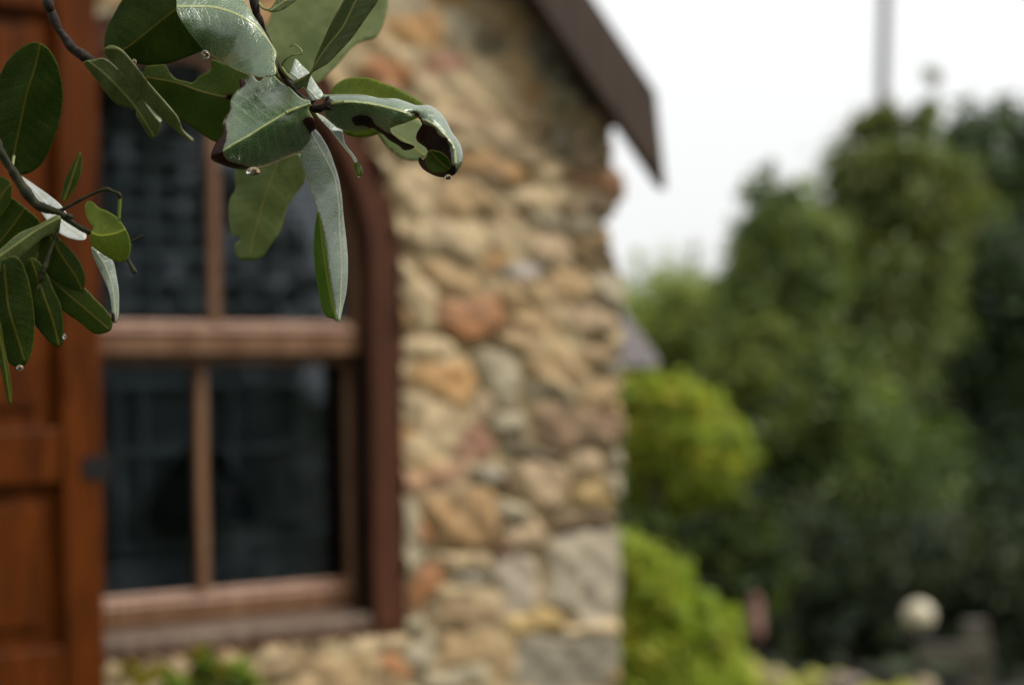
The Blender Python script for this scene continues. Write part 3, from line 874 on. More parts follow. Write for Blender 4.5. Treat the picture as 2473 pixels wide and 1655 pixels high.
# garden wall coping: one long low wall of rubble
gw = empty('garden_wall', (0, 0, 0)); a0 = at(1790, 1598, 8.6); a1 = at(2500, 1720, 8.6)
gw.location = (a0.x, a0.y, 0)
tag(gw, 'low mossy yellow-green rubble garden wall along the bottom right edge', 'garden wall')
VV, FF = [], []
nn, mm = 90, 12
for i in range(nn + 1):
    t_ = -0.15 + 1.2 * i / nn
    b_ = a0.lerp(a1, t_) - Vector((a0.x, a0.y, 0))
    for j in range(mm + 1):
        q = math.pi * j / mm
        hh = b_.z + 0.015 * math.sin(t_ * 60) + 0.02 * math.sin(t_ * 23 + 1)
        VV.append((b_.x, b_.y - 0.14 * math.cos(q) * (1 if 0 < j < mm else 1.02) * (1 + .1 * math.sin(t_ * 70 + j)), max(0, hh) * (math.sin(q) ** 0.3 if 0 < j < mm else 0)))
for i in range(nn):
    for j in range(mm):
        FF.append((i * (mm + 1) + j, (i + 1) * (mm + 1) + j, (i + 1) * (mm + 1) + j + 1, i * (mm + 1) + j + 1))
m = MB(); m.add(VV, FF); m.build('coping', M['moss'], gw, smooth_=True)
rock(1822, 1502, 7.4, 24, 62, M['pinkstone'], 'upright pinkish stone at the right end of the bright green shrub', 3, 'standing_stone')
rock(1862, 1640, 8.35, 36, 20, M['tanstone'], 'tan stone on the mossy garden wall below the upright pinkish stone', 4, 'coping_stone')
rock(2030, 1652, 8.4, 60, 20, M['greystone'], 'wide grey-pink stone on the garden wall, middle one of three', 5, 'coping_stone')
rock(2225, 1668, 8.6, 42, 26, M['tanstone'], 'rounded tan stone just below the globe lamp', 6, 'coping_stone')

# tuft of creeper in front of the wall under the window
plant('creeper', 'small green creeper sprig climbing the stones below the window sill', 'creeper',
      [(525, 1600, 44, 62, 1, 0), (575, 1640, 44, 44, 1, 0), (370, 1640, 80, 30, 1, 0), (470, 1670, 90, 40, 1, 0)], 3.85, 1100, 0.017, [(0.20, 0.28, 0.03), (0.14, 0.20, 0.03), (0.28, 0.24, 0.035)], 40, None, 500, 0.008, 0.3)


# ------------------------------------------------------------------ hero leaves
def leaf_mat(name, base, base2, vein, rough=0.38, coat=0.6, coat_r=0.2, trans=0.25, tcol=None, veinw=1.0, bloom=0.0, spec=0.5, nveins=11):
    g = N(name)
    tc = g.obj((1, 1, 1))
    md, ls, lt, ed, br = g.attr('md'), g.attr('ls'), g.attr('lt'), g.attr('edge'), g.attr('brown')
    n1 = g.noise(38, tc, 5, 0.6)
    n2 = g.noise(140, tc, 5, 0.6)
    c = g.mix(g.ramp(n1, 0.35, 0.68), base, base2)
    c = g.mix(g.math('MULTIPLY', g.ramp(n2, 0.45, 0.75), 0.35), c, tuple(q * 0.6 for q in base))
    # side veins run forward from the midrib
    alt = g.math('ABSOLUTE', lt)
    ph = g.math('SUBTRACT', g.math('MULTIPLY', ls, nveins), g.math('MULTIPLY', g.math('POWER', alt, 0.8), 1.7))
    ph = g.math('ADD', ph, g.math('MULTIPLY', g.noise(45, tc, 2), 0.5))
    fr = g.math('ABSOLUTE', g.math('SUBTRACT', g.math('FRACT', ph), 0.5))
    sv = g.ramp(fr, 0.0, 0.05, 1, 0)
    vo = g.n('ShaderNodeTexVoronoi', {'Scale': 520.0, 'Vector': tc}, feature='DISTANCE_TO_EDGE')
    ret = g.ramp(vo.outputs[0], 0.0, 0.09, 1, 0)
    mid = g.ramp(md, 0.00030 * veinw, 0.00095 * veinw, 1, 0)
    c = g.mix(g.math('MULTIPLY', sv, 0.24), c, vein)
    c = g.mix(g.math('MULTIPLY', ret, 0.26), c, vein)
    rim = g.ramp(ed, 0.0002, 0.0007, 1, 0)
    c = g.mix(g.math('MULTIPLY', rim, 0.55), c, vein)
    c = g.mix(g.math('MULTIPLY', mid, 0.9), c, vein)
    # small dark freckles and scars
    sp = g.ramp(g.noise(210, tc, 2, 0.5), 0.70, 0.76)
    c = g.mix(g.math('MULTIPLY', sp, 0.7), c, (0.03, 0.035, 0.012))
    # dead brown tissue
    brm = g.ramp(g.math('ADD', br, g.math('MULTIPLY', g.math('SUBTRACT', n2, 0.5), 0.5)), 0.38, 0.58)
    bc = g.mix(g.ramp(n1, 0.35, 0.65), (0.006, 0.002, 0.002), (0.032, 0.007, 0.004))
    halo = g.ramp(br, 0.12, 0.45)
    c = g.mix(g.math('MULTIPLY', halo, 0.45), c, (0.10, 0.035, 0.012))
    c = g.mix(brm, c, bc)
    h = g.math('ADD', g.math('MULTIPLY', n1, 1.3), g.math('ADD', g.math('MULTIPLY', sv, -0.10), g.math('MULTIPLY', ret, -0.10)))
    h = g.math('ADD', h, g.math('MULTIPLY', mid, 0.5)); h = g.math('ADD', h, g.math('MULTIPLY', n2, 0.35))
    b = g.bump(h, 0.6, 0.0013)
    g.t.links.new(b, g.p.inputs['Coat Normal'])
    g.P(Base_Color=c, Roughness=g.mix(brm, (rough,) * 3, (0.6,) * 3), Coat_Weight=g.math('MULTIPLY', g.math('SUBTRACT', 1.0, g.math('MULTIPLY', brm, .85)), coat), Coat_Roughness=coat_r, Coat_IOR=1.5 + 0.22 * (coat > .5), Specular_IOR_Level=g.math('MULTIPLY', g.math('SUBTRACT', 1.0, g.math('MULTIPLY', brm, .85)), spec), Sheen_Weight=bloom, Sheen_Roughness=0.4)
    t = g.n('ShaderNodeBsdfTranslucent', {'Color': g.mix(brm, g.mix(g.math('MULTIPLY', mid, .5), tcol or tuple(2.2 * q for q in base2), vein), (0.02, 0.004, 0.002)), 'Normal': b})
    mx = g.n('ShaderNodeMixShader', {0: trans, 1: g.p.outputs[0], 2: t.outputs[0]})
    g.t.links.new(mx.outputs[0], g.out.inputs[0])
    return g.m


YV = (0.36, 0.38, 0.13)
LM = {
    'glossy': leaf_mat('waxy_leaf_top', (0.026, 0.080, 0.020), (0.090, 0.155, 0.060), (0.34, 0.38, 0.10), 0.33, 1.0, 0.2, 0.12, (0.08, 0.18, 0.02)),
    'sheen_tone': leaf_mat('sheen_toned_waxy_leaf', (0.15, 0.20, 0.145), (0.26, 0.32, 0.25), (0.38, 0.42, 0.22), 0.34, 0.9, 0.22, 0.10, (0.15, 0.25, 0.05), veinw=.7),  # waxy grey-green, base colour lightened to hold the sheen of the sky
    'green': leaf_mat('dark_green_leaf', (0.016, 0.037, 0.002), (0.036, 0.064, 0.003), (0.13, 0.12, 0.012), 0.5, 0.0, 0.3, 0.4, (0.055, 0.13, 0.004), spec=.15),
    'mid': leaf_mat('mid_green_leaf', (0.035, 0.070, 0.006), (0.060, 0.095, 0.008), (0.19, 0.16, 0.03), 0.5, 0.0, 0.3, 0.4, (0.10, 0.19, 0.008), spec=.18),
    'under': leaf_mat('bright_leaf_underside', (0.045, 0.100, 0.005), (0.070, 0.14, 0.008), (0.22, 0.26, 0.04), 0.5, 0.0, 0.3, 0.45, (0.12, 0.25, 0.008), spec=.15),
    'pale': leaf_mat('pale_green_leaf', (0.11, 0.15, 0.038), (0.18, 0.225, 0.075), (0.24, 0.23, 0.04), 0.5, 0.1, 0.3, 0.3, (0.20, 0.29, 0.035), spec=.35),
    'lime': leaf_mat('yellow_green_leaf', (0.070, 0.115, 0.004), (0.115, 0.15, 0.006), (0.26, 0.30, 0.03), 0.5, 0.0, 0.3, 0.4, (0.17, 0.24, 0.008), spec=.2),
    'olive': leaf_mat('olive_leaf', (0.048, 0.074, 0.012), (0.080, 0.108, 0.024), (0.24, 0.25, 0.07), 0.45, 0.2, 0.3, 0.3, (0.08, 0.12, 0.01), spec=.3),
    'white': leaf_mat('wet_leaf_painted_glare', (0.50, 0.55, 0.50), (0.68, 0.72, 0.68), (0.6, 0.62, 0.5), 0.2, 1.0, 0.08, 0.2, (0.5, 0.55, 0.4)),  # near-white base colour stands in for the sky's glare on a wet leaf
}


def seg_dist(P, A, B):
    """distance of points P (n,2) to segments A->B (m,2); returns min dist, arc parameter, signed side"""
    best = np.full(len(P), 1e9); par = np.zeros(len(P)); side = np.zeros(len(P))
    L = np.linalg.norm(B - A, axis=1); cum = np.concatenate([[0], np.cumsum(L)]); tot = cum[-1]
    for i in range(len(A)):
        d = B[i] - A[i]; l2 = max(d @ d, 1e-9)
        t = np.clip(((P - A[i]) @ d) / l2, 0, 1)
        q = A[i] + t[:, None] * d
        r = np.linalg.norm(P - q, axis=1)
        m_ = r < best
        cr = d[0] * (P[:, 1] - A[i][1]) - d[1] * (P[:, 0] - A[i][0])
        best = np.where(m_, r, best); par = np.where(m_, (cum[i] + t * L[i]) / tot, par); side = np.where(m_, np.sign(cr), side)
    return best, par, side


def in_poly(P, poly):
    x, y = P[:, 0], P[:, 1]; n = len(poly); c = np.zeros(len(P), bool); j = n - 1
    for i in range(n):
        xi, yi = poly[i]; xj, yj = poly[j]
        cond = ((yi > y) != (yj > y)) & (x < (xj - xi) * (y - yi) / (yj - yi + 1e-12) + xi)
        c ^= cond; j = i
    return c


def leaf_patch(outline, mid, d, ax=0, ay=0, fold=0, curl=0, bend=0, holes=(), brown=(), clear=(), dents=(), roll=None, step=6.0, ripple=1.0, seed=0, par0=None, wave=0.0):
    ol = smooth_curve(outline, True, step * 0.7)
    ml = smooth_curve(mid, False, step)
    hs_ = [smooth_curve(h, True, step * .7) for h in holes]
    x0, y0 = ol.min(0); x1, y1 = ol.max(0)
    gx, gy = np.meshgrid(np.arange(x0, x1, step), np.arange(y0, y1, step * .87))
    gx = gx + (np.arange(gx.shape[0]) % 2)[:, None] * step * 0.5
    G = np.stack([gx.ravel(), gy.ravel()], 1)
    ins = in_poly(G, ol)
    for h in hs_: ins &= ~in_poly(G, h)
    A, B = ol, np.roll(ol, -1, 0)
    de, _, _ = seg_dist(G, A, B)
    ins &= de > step * 0.45
    for h in hs_: ins &= seg_dist(G, h, np.roll(h, -1, 0))[0] > step * .45
    dm = seg_dist(G, ml[:-1], ml[1:])[0]
    ins &= dm > step * 0.4
    G = G[ins]
    mi = ml[in_poly(ml, ol) & (seg_dist(ml, A, B)[0] > step * .4)]
    pts = [ol]; edges = []; n0 = 0
    for loop in [ol] + hs_:
        k = len(loop); edges += [(n0 + i, n0 + (i + 1) % k) for i in range(k)]; n0 += k
    pts = np.concatenate([ol] + hs_ + [mi, G])
    vo, eo, fo, *_ = delaunay_2d_cdt([Vector((float(p[0]), float(p[1]))) for p in pts], edges, [], 0, 1e-4)
    P = np.array([(v.x, v.y) for v in vo]); F = np.array([f for f in fo if len(f) == 3])
    ce = P[F].mean(1)
    keep = in_poly(ce, ol)
    for h in hs_: keep &= ~in_poly(ce, h)
    F = F[keep]
    # drop unused
    used = np.unique(F); mp = -np.ones(len(P), int); mp[used] = np.arange(len(used)); P = P[used]; F = mp[F]
    de = seg_dist(P, A, B)[0]
    for h in hs_: de = np.minimum(de, seg_dist(P, h, np.roll(h, -1, 0))[0])
    dm, ls, sg = seg_dist(P, ml[:-1], ml[1:])
    lt = sg * dm / (dm + de + 1e-6)
    cx, cy = ol.mean(0)
    r = np.random.default_rng(seed + 5)
    a = r.uniform(0, 6, 8)
    s = px(d)
    X, Y = P[:, 0] - cx, P[:, 1] - cy
    z = ax * X + ay * Y + fold * (np.sqrt(dm ** 2 + 16) - 4) + curl * dm ** 2 / 100.0 + bend * ((ls - 0.5) ** 2) * 100
    # soft undulation, plus cushions between the side veins
    z += ripple * (2.6 * np.sin(X / 31 + a[0] + Y / 60) * np.sin(Y / 37 + a[1]) + 1.2 * np.sin(X / 14 + a[2]) * np.sin(Y / 17 + a[3] + X / 40))
    z += ripple * 0.22 * np.sin((ls * 11 - 1.7 * np.abs(lt) ** .8) * 2 * math.pi + a[4]) * np.clip(np.abs(lt) * 3, 0, 1)
    z += wave * np.sin(ls * 19 + a[5]) * np.abs(lt) ** 2 * 6
    if roll: z += roll[0] * np.exp(-de / roll[2]) * (sg * roll[1] > 0)
    for (gx_, gy_, gr_, ga_) in dents: z += ga_ * np.exp(-((P[:, 0] - gx_) ** 2 + (P[:, 1] - gy_) ** 2) / (2 * gr_ ** 2))
    br = np.zeros(len(P))
    for b in brown:
        bp = smooth_curve(b, True, step)
        i_ = in_poly(P, bp); dd = seg_dist(P, bp, np.roll(bp, -1, 0))[0]
        br = np.maximum(br, np.where(i_, 0.5 + dd / 20, 0.5 - dd / 26))
    for b in clear:
        bp = smooth_curve(b, True, step)
        i_ = in_poly(P, bp); dd = seg_dist(P, bp, np.roll(bp, -1, 0))[0]
        br = np.where(i_, np.minimum(br, 0.5 - dd / 12), br)
    br = np.clip(br, 0, 1)
    V = [tuple(at(float(p[0]), float(p[1]), d + float(q) * s)) for p, q in zip(P, z)]
    return V, F, dict(md=dm * s, ls=ls, lt=lt, edge=de * s, brown=br)


def leaf(parent, patches, label=None, petiole=None, thick=0.00035, name='leaf', pr=5.0):
    """patches: list of (material key, kwargs)"""
    V, F, MI = [], [], []
    at_ = dict(md=[], ls=[], lt=[], edge=[], brown=[])
    mats = []
    for key, kw in patches:
        v, f, a = leaf_patch(**kw)
        if LM[key] not in mats: mats.append(LM[key])
        o = len(V); V += v; F += [tuple(int(i) + o for i in t) for t in f]; MI += [mats.index(LM[key])] * len(f)
        for k in at_: at_[k] += list(a[k])
    if petiole:
        pts = smooth_curve(petiole[0], False, 6)
        wp = [at(float(p[0]), float(p[1]), float(p[2])) for p in pts]
        v, f = tube_arrays(wp, [petiole[1] * px(FOCUS)] * len(wp), 8)
        if M['petiole'] not in mats: mats.append(M['petiole'])
        o = len(V); V += v
        F += [tuple(i + o for i in t) for t in f]; MI += [mats.index(M['petiole'])] * len(f)
        for k in at_: at_[k] += [1.0 if k == 'edge' else 0.0] * len(v)
    me = bpy.data.meshes.new(name)
    org = sum((Vector(v) for v in V), Vector()) / len(V)
    pl = Vector(parent.location)
    me.from_pydata([tuple(Vector(v) - pl) for v in V], [], F)
    for k in at_: set_f(me, k, at_[k])
    smooth(me)
    o = link(name, me, parent, mats)
    me.polygons.foreach_set('material_index', MI)
    # faces of each patch look at the camera
    md_ = o.modifiers.new('thickness', 'SOLIDIFY'); md_.thickness = thick; md_.offset = 0
    if label: o['label'] = label
    return o


g = N('leaf_stalk'); M['petiole'] = g.P(Base_Color=(0.17, 0.19, 0.045), Roughness=0.45)
g = N('twig_bark')
_b = g.noise(260, g.obj(), 4); g.bump(_b, 0.6, 0.001)
M['twig'] = g.P(Base_Color=g.mix(g.ramp(_b, .4, .65), (0.009, 0.006, 0.004), (0.034, 0.023, 0.015)), Roughness=0.6, Coat_Weight=0.0, Specular_IOR_Level=0.15)
g = N('green_twig_bark')
_b = g.noise(200, g.obj(), 4); g.bump(_b, 0.4, 0.001)
M['gtwig'] = g.P(Base_Color=g.mix(g.ramp(_b, .4, .65), (0.012, 0.013, 0.004), (0.032, 0.031, 0.009)), Roughness=0.6, Coat_Weight=0.0, Specular_IOR_Level=0.15)


def twig(parent, strands, mat, name='stem'):
    """strands: lists of (x, y, depth, radius px)"""
    m = MB(); pl = Vector(parent.location)
    for si, s_ in enumerate(strands):
        c = smooth_curve([(a, b, d * 2000, r_) for a, b, d, r_ in s_], False, 5)
        rr = np.random.default_rng(si + 3)
        w_ = [at(float(p[0]), float(p[1]), float(p[2]) / 2000) - pl for p in c]
        rad = [max(.4, p[3]) * px(p[2] / 2000) * (1 + 0.10 * math.sin(i * 0.55 + si) + 0.08 * (rr.random() - .5)) for i, p in enumerate(c)]
        m.tube(w_, rad, 10, 0.10, si)
    return m.build(name, mat, parent, smooth_=True)


def branch(label, x, y, d):
    o = empty('leafy_branch', at(x, y, d)); tag(o, label, 'branch', 'leafy branches hanging into the view'); return o


F0 = FOCUS
# ---- centre branch, in focus
cb = branch('sharp wet central twig with a crumpled silvery leaf and a bitten brown-edged leaf', 612, -30, F0)
twig(cb, [[(560, -420, F0 + .06, 16), (590, -200, F0 + .03, 13), (612, -10, F0 + .012, 11), (626, 50, F0 + .012, 10), (648, 105, F0 + .014, 9), (668, 152, F0 + .006, 8), (690, 190, F0 + .004, 8), (716, 222, F0 + .004, 7.5), (745, 250, F0 + .002, 8), (760, 262, F0, 8)],
          [(748, 256, F0, 8), (765, 262, F0 - .002, 11), (785, 256, F0 - .004, 10), (796, 246, F0 - .004, 11), (800, 240, F0 - .004, 7)],
          [(790, 256, F0 - .004, 9), (797, 262, F0 - .006, 6), (798, 266, F0 - .006, 3)], [(792, 246, F0 - .004, 8), (790, 236, F0 - .006, 5), (795, 232, F0 - .006, 3)],
          [(758, 252, F0, 6), (752, 246, F0 - .004, 4), (762, 243, F0 - .006, 2)]], M['twig'])
twig(cb, [[(676, 160, F0, 3.6), (682, 155, F0, 3.2), (690, 142, F0 - .004, 2.6), (708, 132, F0 - .008, 2.2), (726, 130, F0 - .01, 2), (730, 126, F0 - .01, 1.8), (724, 116, F0 - .008, 2), (714, 108, F0 - .006, 2), (704, 108, F0 - .004, 2.4), (702, 114, F0 - .004, 1.2)],
          ], M['petiole'], 'tendril')
twig(cb, [[(625, 6, F0 + .01, 3), (632, 16, F0 + .008, 3), (645, 22, F0 + .006, 3.4), (660, 21, F0 + .006, 3)]], M['petiole'], 'leaf_stalk')
twig(cb, [[(676, 158, F0, 4), (690, 178, F0 + .002, 4.5), (704, 192, F0 + .004, 4)]], M['petiole'], 'leaf_stalk')
leaf(cb, [('glossy', dict(outline=[(426, 0), (427, 26), (437, 48), (455, 74), (475, 99), (493, 120), (519, 138), (539, 150), (565, 166), (593, 177), (625, 186), (650, 184), (667, 176), (664, 148), (668, 128), (654, 102), (634, 69), (613, 38), (593, 8), (560, -36), (500, -72), (440, -62), (418, -28)],
      mid=[(420, 14), (455, 14), (506, 15), (544, 23), (578, 36), (608, 54), (634, 79), (655, 107), (664, 130), (665, 172)], d=F0 - .012, ax=.15, ay=-0.85, fold=.15, curl=.8, ripple=1.8, dents=[(640, 60, 24, 26)], seed=1, step=5))],
     'large glossy grey-green leaf at the top of the twig', petiole=([(665, 130, F0 - .012), (666, 170, F0 - .006), (672, 186, F0)], 4))
leaf(cb, [('glossy', dict(outline=[(634, 159), (659, 179), (680, 199), (698, 209), (727, 236), (749, 244), (746, 265), (759, 289), (762, 308), (751, 321), (749, 346), (735, 364), (708, 375), (674, 388), (636, 402), (593, 409), (565, 406), (533, 396), (510, 382),
      (519, 349), (537, 324), (539, 293), (555, 265), (557, 242), (567, 224), (580, 209), (578, 194), (585, 190), (595, 191), (603, 168), (613, 184), (626, 196), (639, 180), (630, 166)],
      mid=[(752, 250), (725, 258), (695, 270), (664, 288), (634, 306), (598, 329), (562, 349), (530, 370)], d=F0 - .022, ax=.1, ay=-.18, fold=.75, curl=.45, ripple=1.8, roll=(16, -1, 8), dents=[(668, 215, 24, 42), (705, 300, 16, -12), (600, 260, 22, 14)], seed=2, step=5, wave=.6,
      brown=[[(556, 258), (532, 318), (503, 380), (533, 402), (592, 414), (612, 406), (580, 396), (548, 384), (538, 362), (548, 330), (546, 298)], [(732, 290), (750, 284), (766, 300), (758, 326), (744, 318), (738, 302)], [(574, 192), (590, 186), (592, 204), (578, 212)]]))],
     'crumpled glossy leaf with a torn tip and dark brown burnt edge', petiole=([(690, 272, F0 - .022), (725, 258, F0 - .016), (755, 250, F0)], 4))
leaf(cb, [('glossy', dict(outline=[(769, 228), (791, 228), (834, 227), (874, 228), (915, 236), (955, 238), (982, 246), (1006, 254), (1035, 254), (1059, 268), (1078, 292), (1091, 319), (1108, 343), (1116, 367), (1116, 390), (1105, 412), (1094, 423), (1073, 428), (1048, 423), (1022, 408), (1011, 390), (1013, 379),
      (1022, 386), (1031, 374), (1031, 359), (1008, 340), (1006, 324), (1014, 308), (1019, 297), (1006, 279), (995, 281), (990, 289), (976, 297), (960, 300), (945, 301), (943, 313), (949, 324), (968, 340), (990, 348), (1001, 354), (995, 359), (976, 362), (963, 351), (941, 338), (925, 324), (907, 313), (899, 308), (874, 315), (848, 316), (824, 312), (805, 300), (789, 284), (781, 271), (788, 252), (781, 241)],
      mid=[(795, 249), (830, 246), (861, 246), (915, 254), (968, 268), (1008, 281), (1049, 302), (1078, 330), (1096, 358), (1100, 395)], d=F0 - .006, ax=-.05, ay=-.12, fold=.85, curl=.6, roll=(34, -1, 8), dents=[(900, 285, 14, 8), (950, 288, 12, -8), (990, 275, 12, 8), (1030, 320, 14, 10)], ripple=1.3, seed=3, step=4.5, wave=.5,
      brown=[[(850, 286), (870, 278), (893, 282), (905, 298), (925, 312), (950, 326), (1006, 350), (1000, 364), (970, 366), (930, 338), (899, 312), (880, 302), (858, 302)],
             [(1006, 300), (1030, 300), (1052, 310), (1060, 326), (1080, 338), (1088, 370), (1094, 400), (1103, 404), (1096, 428), (1048, 430), (1006, 392), (1006, 372), (1030, 372), (1030, 360), (1000, 345)], [(998, 276), (1012, 276), (1024, 300), (1012, 300)]],
      clear=[[(1036, 366), (1066, 368), (1084, 384), (1088, 402), (1076, 414), (1048, 416), (1034, 404), (1030, 384)]])),
          ('green', dict(outline=[(1035, 364), (1050, 363), (1068, 369), (1084, 384), (1089, 403), (1077, 415), (1050, 418), (1033, 405), (1028, 385)], mid=[(1040, 366), (1062, 390), (1084, 408)], d=F0 - .0135, ax=.3, ay=.35, fold=-.4, seed=36, step=4, ripple=1.2))],
     'half-eaten leaf curling down with chewed dark brown edge', petiole=([(830, 246, F0 - .006), (805, 249, F0 - .006), (790, 252, F0 - .003)], 4))
leaf(cb, [('sheen_tone', dict(outline=[(735, 318), (759, 311), (781, 337), (797, 367), (806, 393), (817, 427), (825, 471), (830, 528), (837, 588), (840, 637), (837, 700), (827, 746), (820, 776), (811, 765), (803, 720), (793, 660), (785, 600), (775, 540), (763, 493), (751, 465), (740, 430), (726, 376)],
      mid=[(752, 320), (768, 352), (786, 384), (806, 427), (816, 480), (820, 560), (824, 640), (822, 720), (818, 770)], d=F0 + .004, ax=.55, ay=-.12, fold=.45, curl=.35, ripple=1.2, seed=4, step=5)),
          ('under', dict(outline=[(768, 511), (761, 545), (759, 580), (758, 608), (761, 651), (769, 700), (777, 743), (790, 766), (806, 770), (815, 779), (811, 762), (804, 720), (795, 660), (787, 600), (777, 540)],
      mid=[(772, 515), (776, 560), (783, 620), (792, 680), (803, 740), (812, 770)], d=F0 + .004, ax=-1.0, ay=.0, fold=.0, ripple=.8, seed=5, step=5))],
     'long narrow silvery leaf hanging down, folded to show a bright green underside')
leaf(cb, [('sheen_tone', dict(outline=[(684, 163), (697, 178), (706, 160), (714, 142), (730, 158), (746, 174), (762, 200), (781, 228), (771, 240), (752, 243), (735, 215), (722, 212), (702, 195)],
      mid=[(690, 166), (712, 182), (735, 205), (765, 238)], d=F0 + .012, ax=.1, ay=-.4, fold=.3, seed=6, step=5)),
          ('sheen_tone', dict(outline=[(754, 262), (768, 274), (781, 281), (808, 303), (826, 313), (834, 346), (853, 372), (863, 388), (857, 393), (848, 377), (824, 348), (794, 310), (770, 286)],
      mid=[(757, 266), (785, 300), (818, 338), (852, 384)], d=F0 + .012, ax=.3, ay=-.6, fold=.3, seed=7, step=4)),
          ('lime', dict(outline=[(853, 386), (862, 384), (868, 396), (876, 408), (876, 420), (866, 424), (857, 416), (855, 400)], mid=[(857, 388), (866, 402), (868, 418)], d=F0 + .011, seed=8, step=3, ripple=.3))],
     'narrow pale leaf twisting down to a dripping tip')
leaf(cb, [('olive', dict(outline=[(700, 200), (727, 187), (751, 171), (762, 139), (781, 94), (802, 48), (829, 0), (852, -50), (900, -110), (945, -90), (930, -40), (912, 2), (888, 37), (850, 91), (818, 126), (791, 153), (759, 172), (749, 186), (740, 214), (732, 208), (722, 216), (706, 208)],
      mid=[(704, 203), (735, 186), (757, 160), (791, 112), (829, 64), (861, 0), (910, -80)], d=F0 - .006, ax=-.25, ay=.15, fold=-.12, curl=-.1, ripple=1, seed=9, step=5))], 'long olive leaf pointing up to the right')
leaf(cb, [('olive', dict(outline=[(650, 28), (658, 12), (680, -18), (712, -34), (728, -14), (706, 8), (678, 25)], mid=[(654, 24), (690, 0), (722, -22)], d=F0 + .006, ax=.2, ay=-.3, fold=.3, seed=10, step=5))])
leaf(cb, [('lime', dict(outline=[(800, 225), (818, 198), (848, 187), (888, 187), (923, 198), (968, 217), (1022, 249), (1032, 268), (1010, 284), (950, 306), (900, 328), (865, 331), (830, 321), (802, 285)],
      mid=[(802, 250), (860, 250), (930, 258), (1020, 262)], d=F0 + .075, ax=0, ay=-.2, fold=.2, seed=11, step=8))], 'smooth green leaf half hidden behind the half-eaten leaf')

# ---- rear branch, blurred
rb_ = branch('soft blurred rear twig with a big pale leaf above and one hanging below', 700, -60, F0 + .22)
twig(rb_, [[(640, -400, F0 + .3, 9), (690, -160, F0 + .28, 7), (750, 40, F0 + .26, 5), (752, 190, F0 + .23, 4.5), (722, 330, F0 + .17, 4), (690, 372, F0 + .15, 4)]], M['gtwig'])
leaf(rb_, [('pale', dict(outline=[(640, 90), (652, 40), (680, -20), (740, -90), (850, -120), (930, -70), (938, 0), (928, 50), (910, 88), (880, 98), (855, 110), (835, 132), (815, 156), (790, 181), (765, 202), (742, 200), (700, 182), (662, 140)],
      mid=[(748, 198), (765, 150), (790, 90), (815, 20), (850, -60), (880, -110)], d=F0 + .22, ax=.1, ay=-.25, fold=.2, seed=12, step=8))], 'big pale blurred leaf at the top')
leaf(rb_, [('pale', dict(outline=[(600, 370), (569, 407), (569, 456), (556, 479), (552, 511), (555, 551), (562, 570), (580, 573), (581, 581), (569, 588), (569, 608), (579, 625), (600, 630), (622, 628), (637, 617), (657, 588), (677, 557), (694, 502), (714, 470), (740, 425), (730, 376), (690, 352), (640, 352)],
      mid=[(690, 355), (671, 393), (648, 450), (628, 511), (614, 565), (602, 620)], d=F0 + .16, ax=.1, ay=.1, fold=.2, seed=13, step=8))], 'pale leaf with a notched tip hanging behind')
leaf(rb_, [('pale', dict(outline=[(900, 292), (950, 285), (1010, 290), (1040, 330), (1036, 366), (1010, 388), (975, 384), (930, 350)], mid=[(905, 300), (960, 330), (1025, 375)], d=F0 + .16, ax=.1, ay=-.4, fold=.2, seed=35, step=8))], 'pale patch for the sheen of the leaf behind, seen through the bite of the half-eaten leaf')  # sheen of the leaf behind, set in as a separate pale patch

# ---- upper left branch
ub = branch('dark knobbly twig at the upper left with broad dark green leaves', 110, -30, F0 + .05)
D1 = F0 + .055
twig(ub, [[(60, -420, D1 + .06, 18), (90, -200, D1 + .03, 15), (113, -10, D1, 12), (124, 28, D1, 12), (138, 62, D1, 10.5), (158, 92, D1, 10), (176, 116, D1, 13), (196, 130, D1, 13), (216, 142, D1, 11), (240, 152, D1, 8), (262, 150, D1 + .002, 4)]], M['twig'])
leaf(ub, [('green', dict(outline=[(294, 0), (276, 31), (259, 64), (252, 97), (257, 118), (300, 145), (343, 154), (366, 156), (404, 152), (442, 140), (488, 120), (520, 80), (510, 20), (460, -40), (390, -62), (325, -44)],
      mid=[(500, -20), (460, 4), (424, 23), (384, 54), (343, 87), (302, 117), (270, 126)], d=D1 + .01, ax=.05, ay=.2, fold=.25, seed=14, step=6))], 'broad dark green leaf at the top')
leaf(ub, [('mid', dict(outline=[(351, 161), (375, 156), (399, 156), (409, 173), (424, 189), (442, 194), (465, 198), (481, 184), (509, 166), (511, 143), (544, 153), (598, 175), (640, 230), (600, 300), (545, 345), (519, 342), (488, 324), (455, 301), (430, 288), (400, 280), (376, 262), (352, 222), (346, 190)],
      mid=[(352, 186), (376, 190), (430, 201), (481, 219), (532, 232), (562, 233), (600, 232)], d=D1 + .02, ax=.1, ay=.15, fold=.2, seed=15, step=6, brown=[[(548, 228), (575, 228), (575, 240), (550, 239)]]))], 'mid-green leaf with a bite out of its upper edge')
leaf(ub, [('olive', dict(outline=[(202, 150), (222, 178), (242, 204), (265, 235), (288, 253), (327, 265), (329, 278), (343, 302), (357, 324), (367, 334), (380, 327), (388, 306), (386, 293), (362, 260), (337, 224), (310, 190), (280, 160), (252, 140), (230, 142)],
      mid=[(212, 146), (250, 176), (290, 215), (330, 262), (372, 328)], d=D1 + .004, ax=.1, ay=.35, fold=.2, seed=16, step=6))], 'drooping olive leaf with a shining edge')
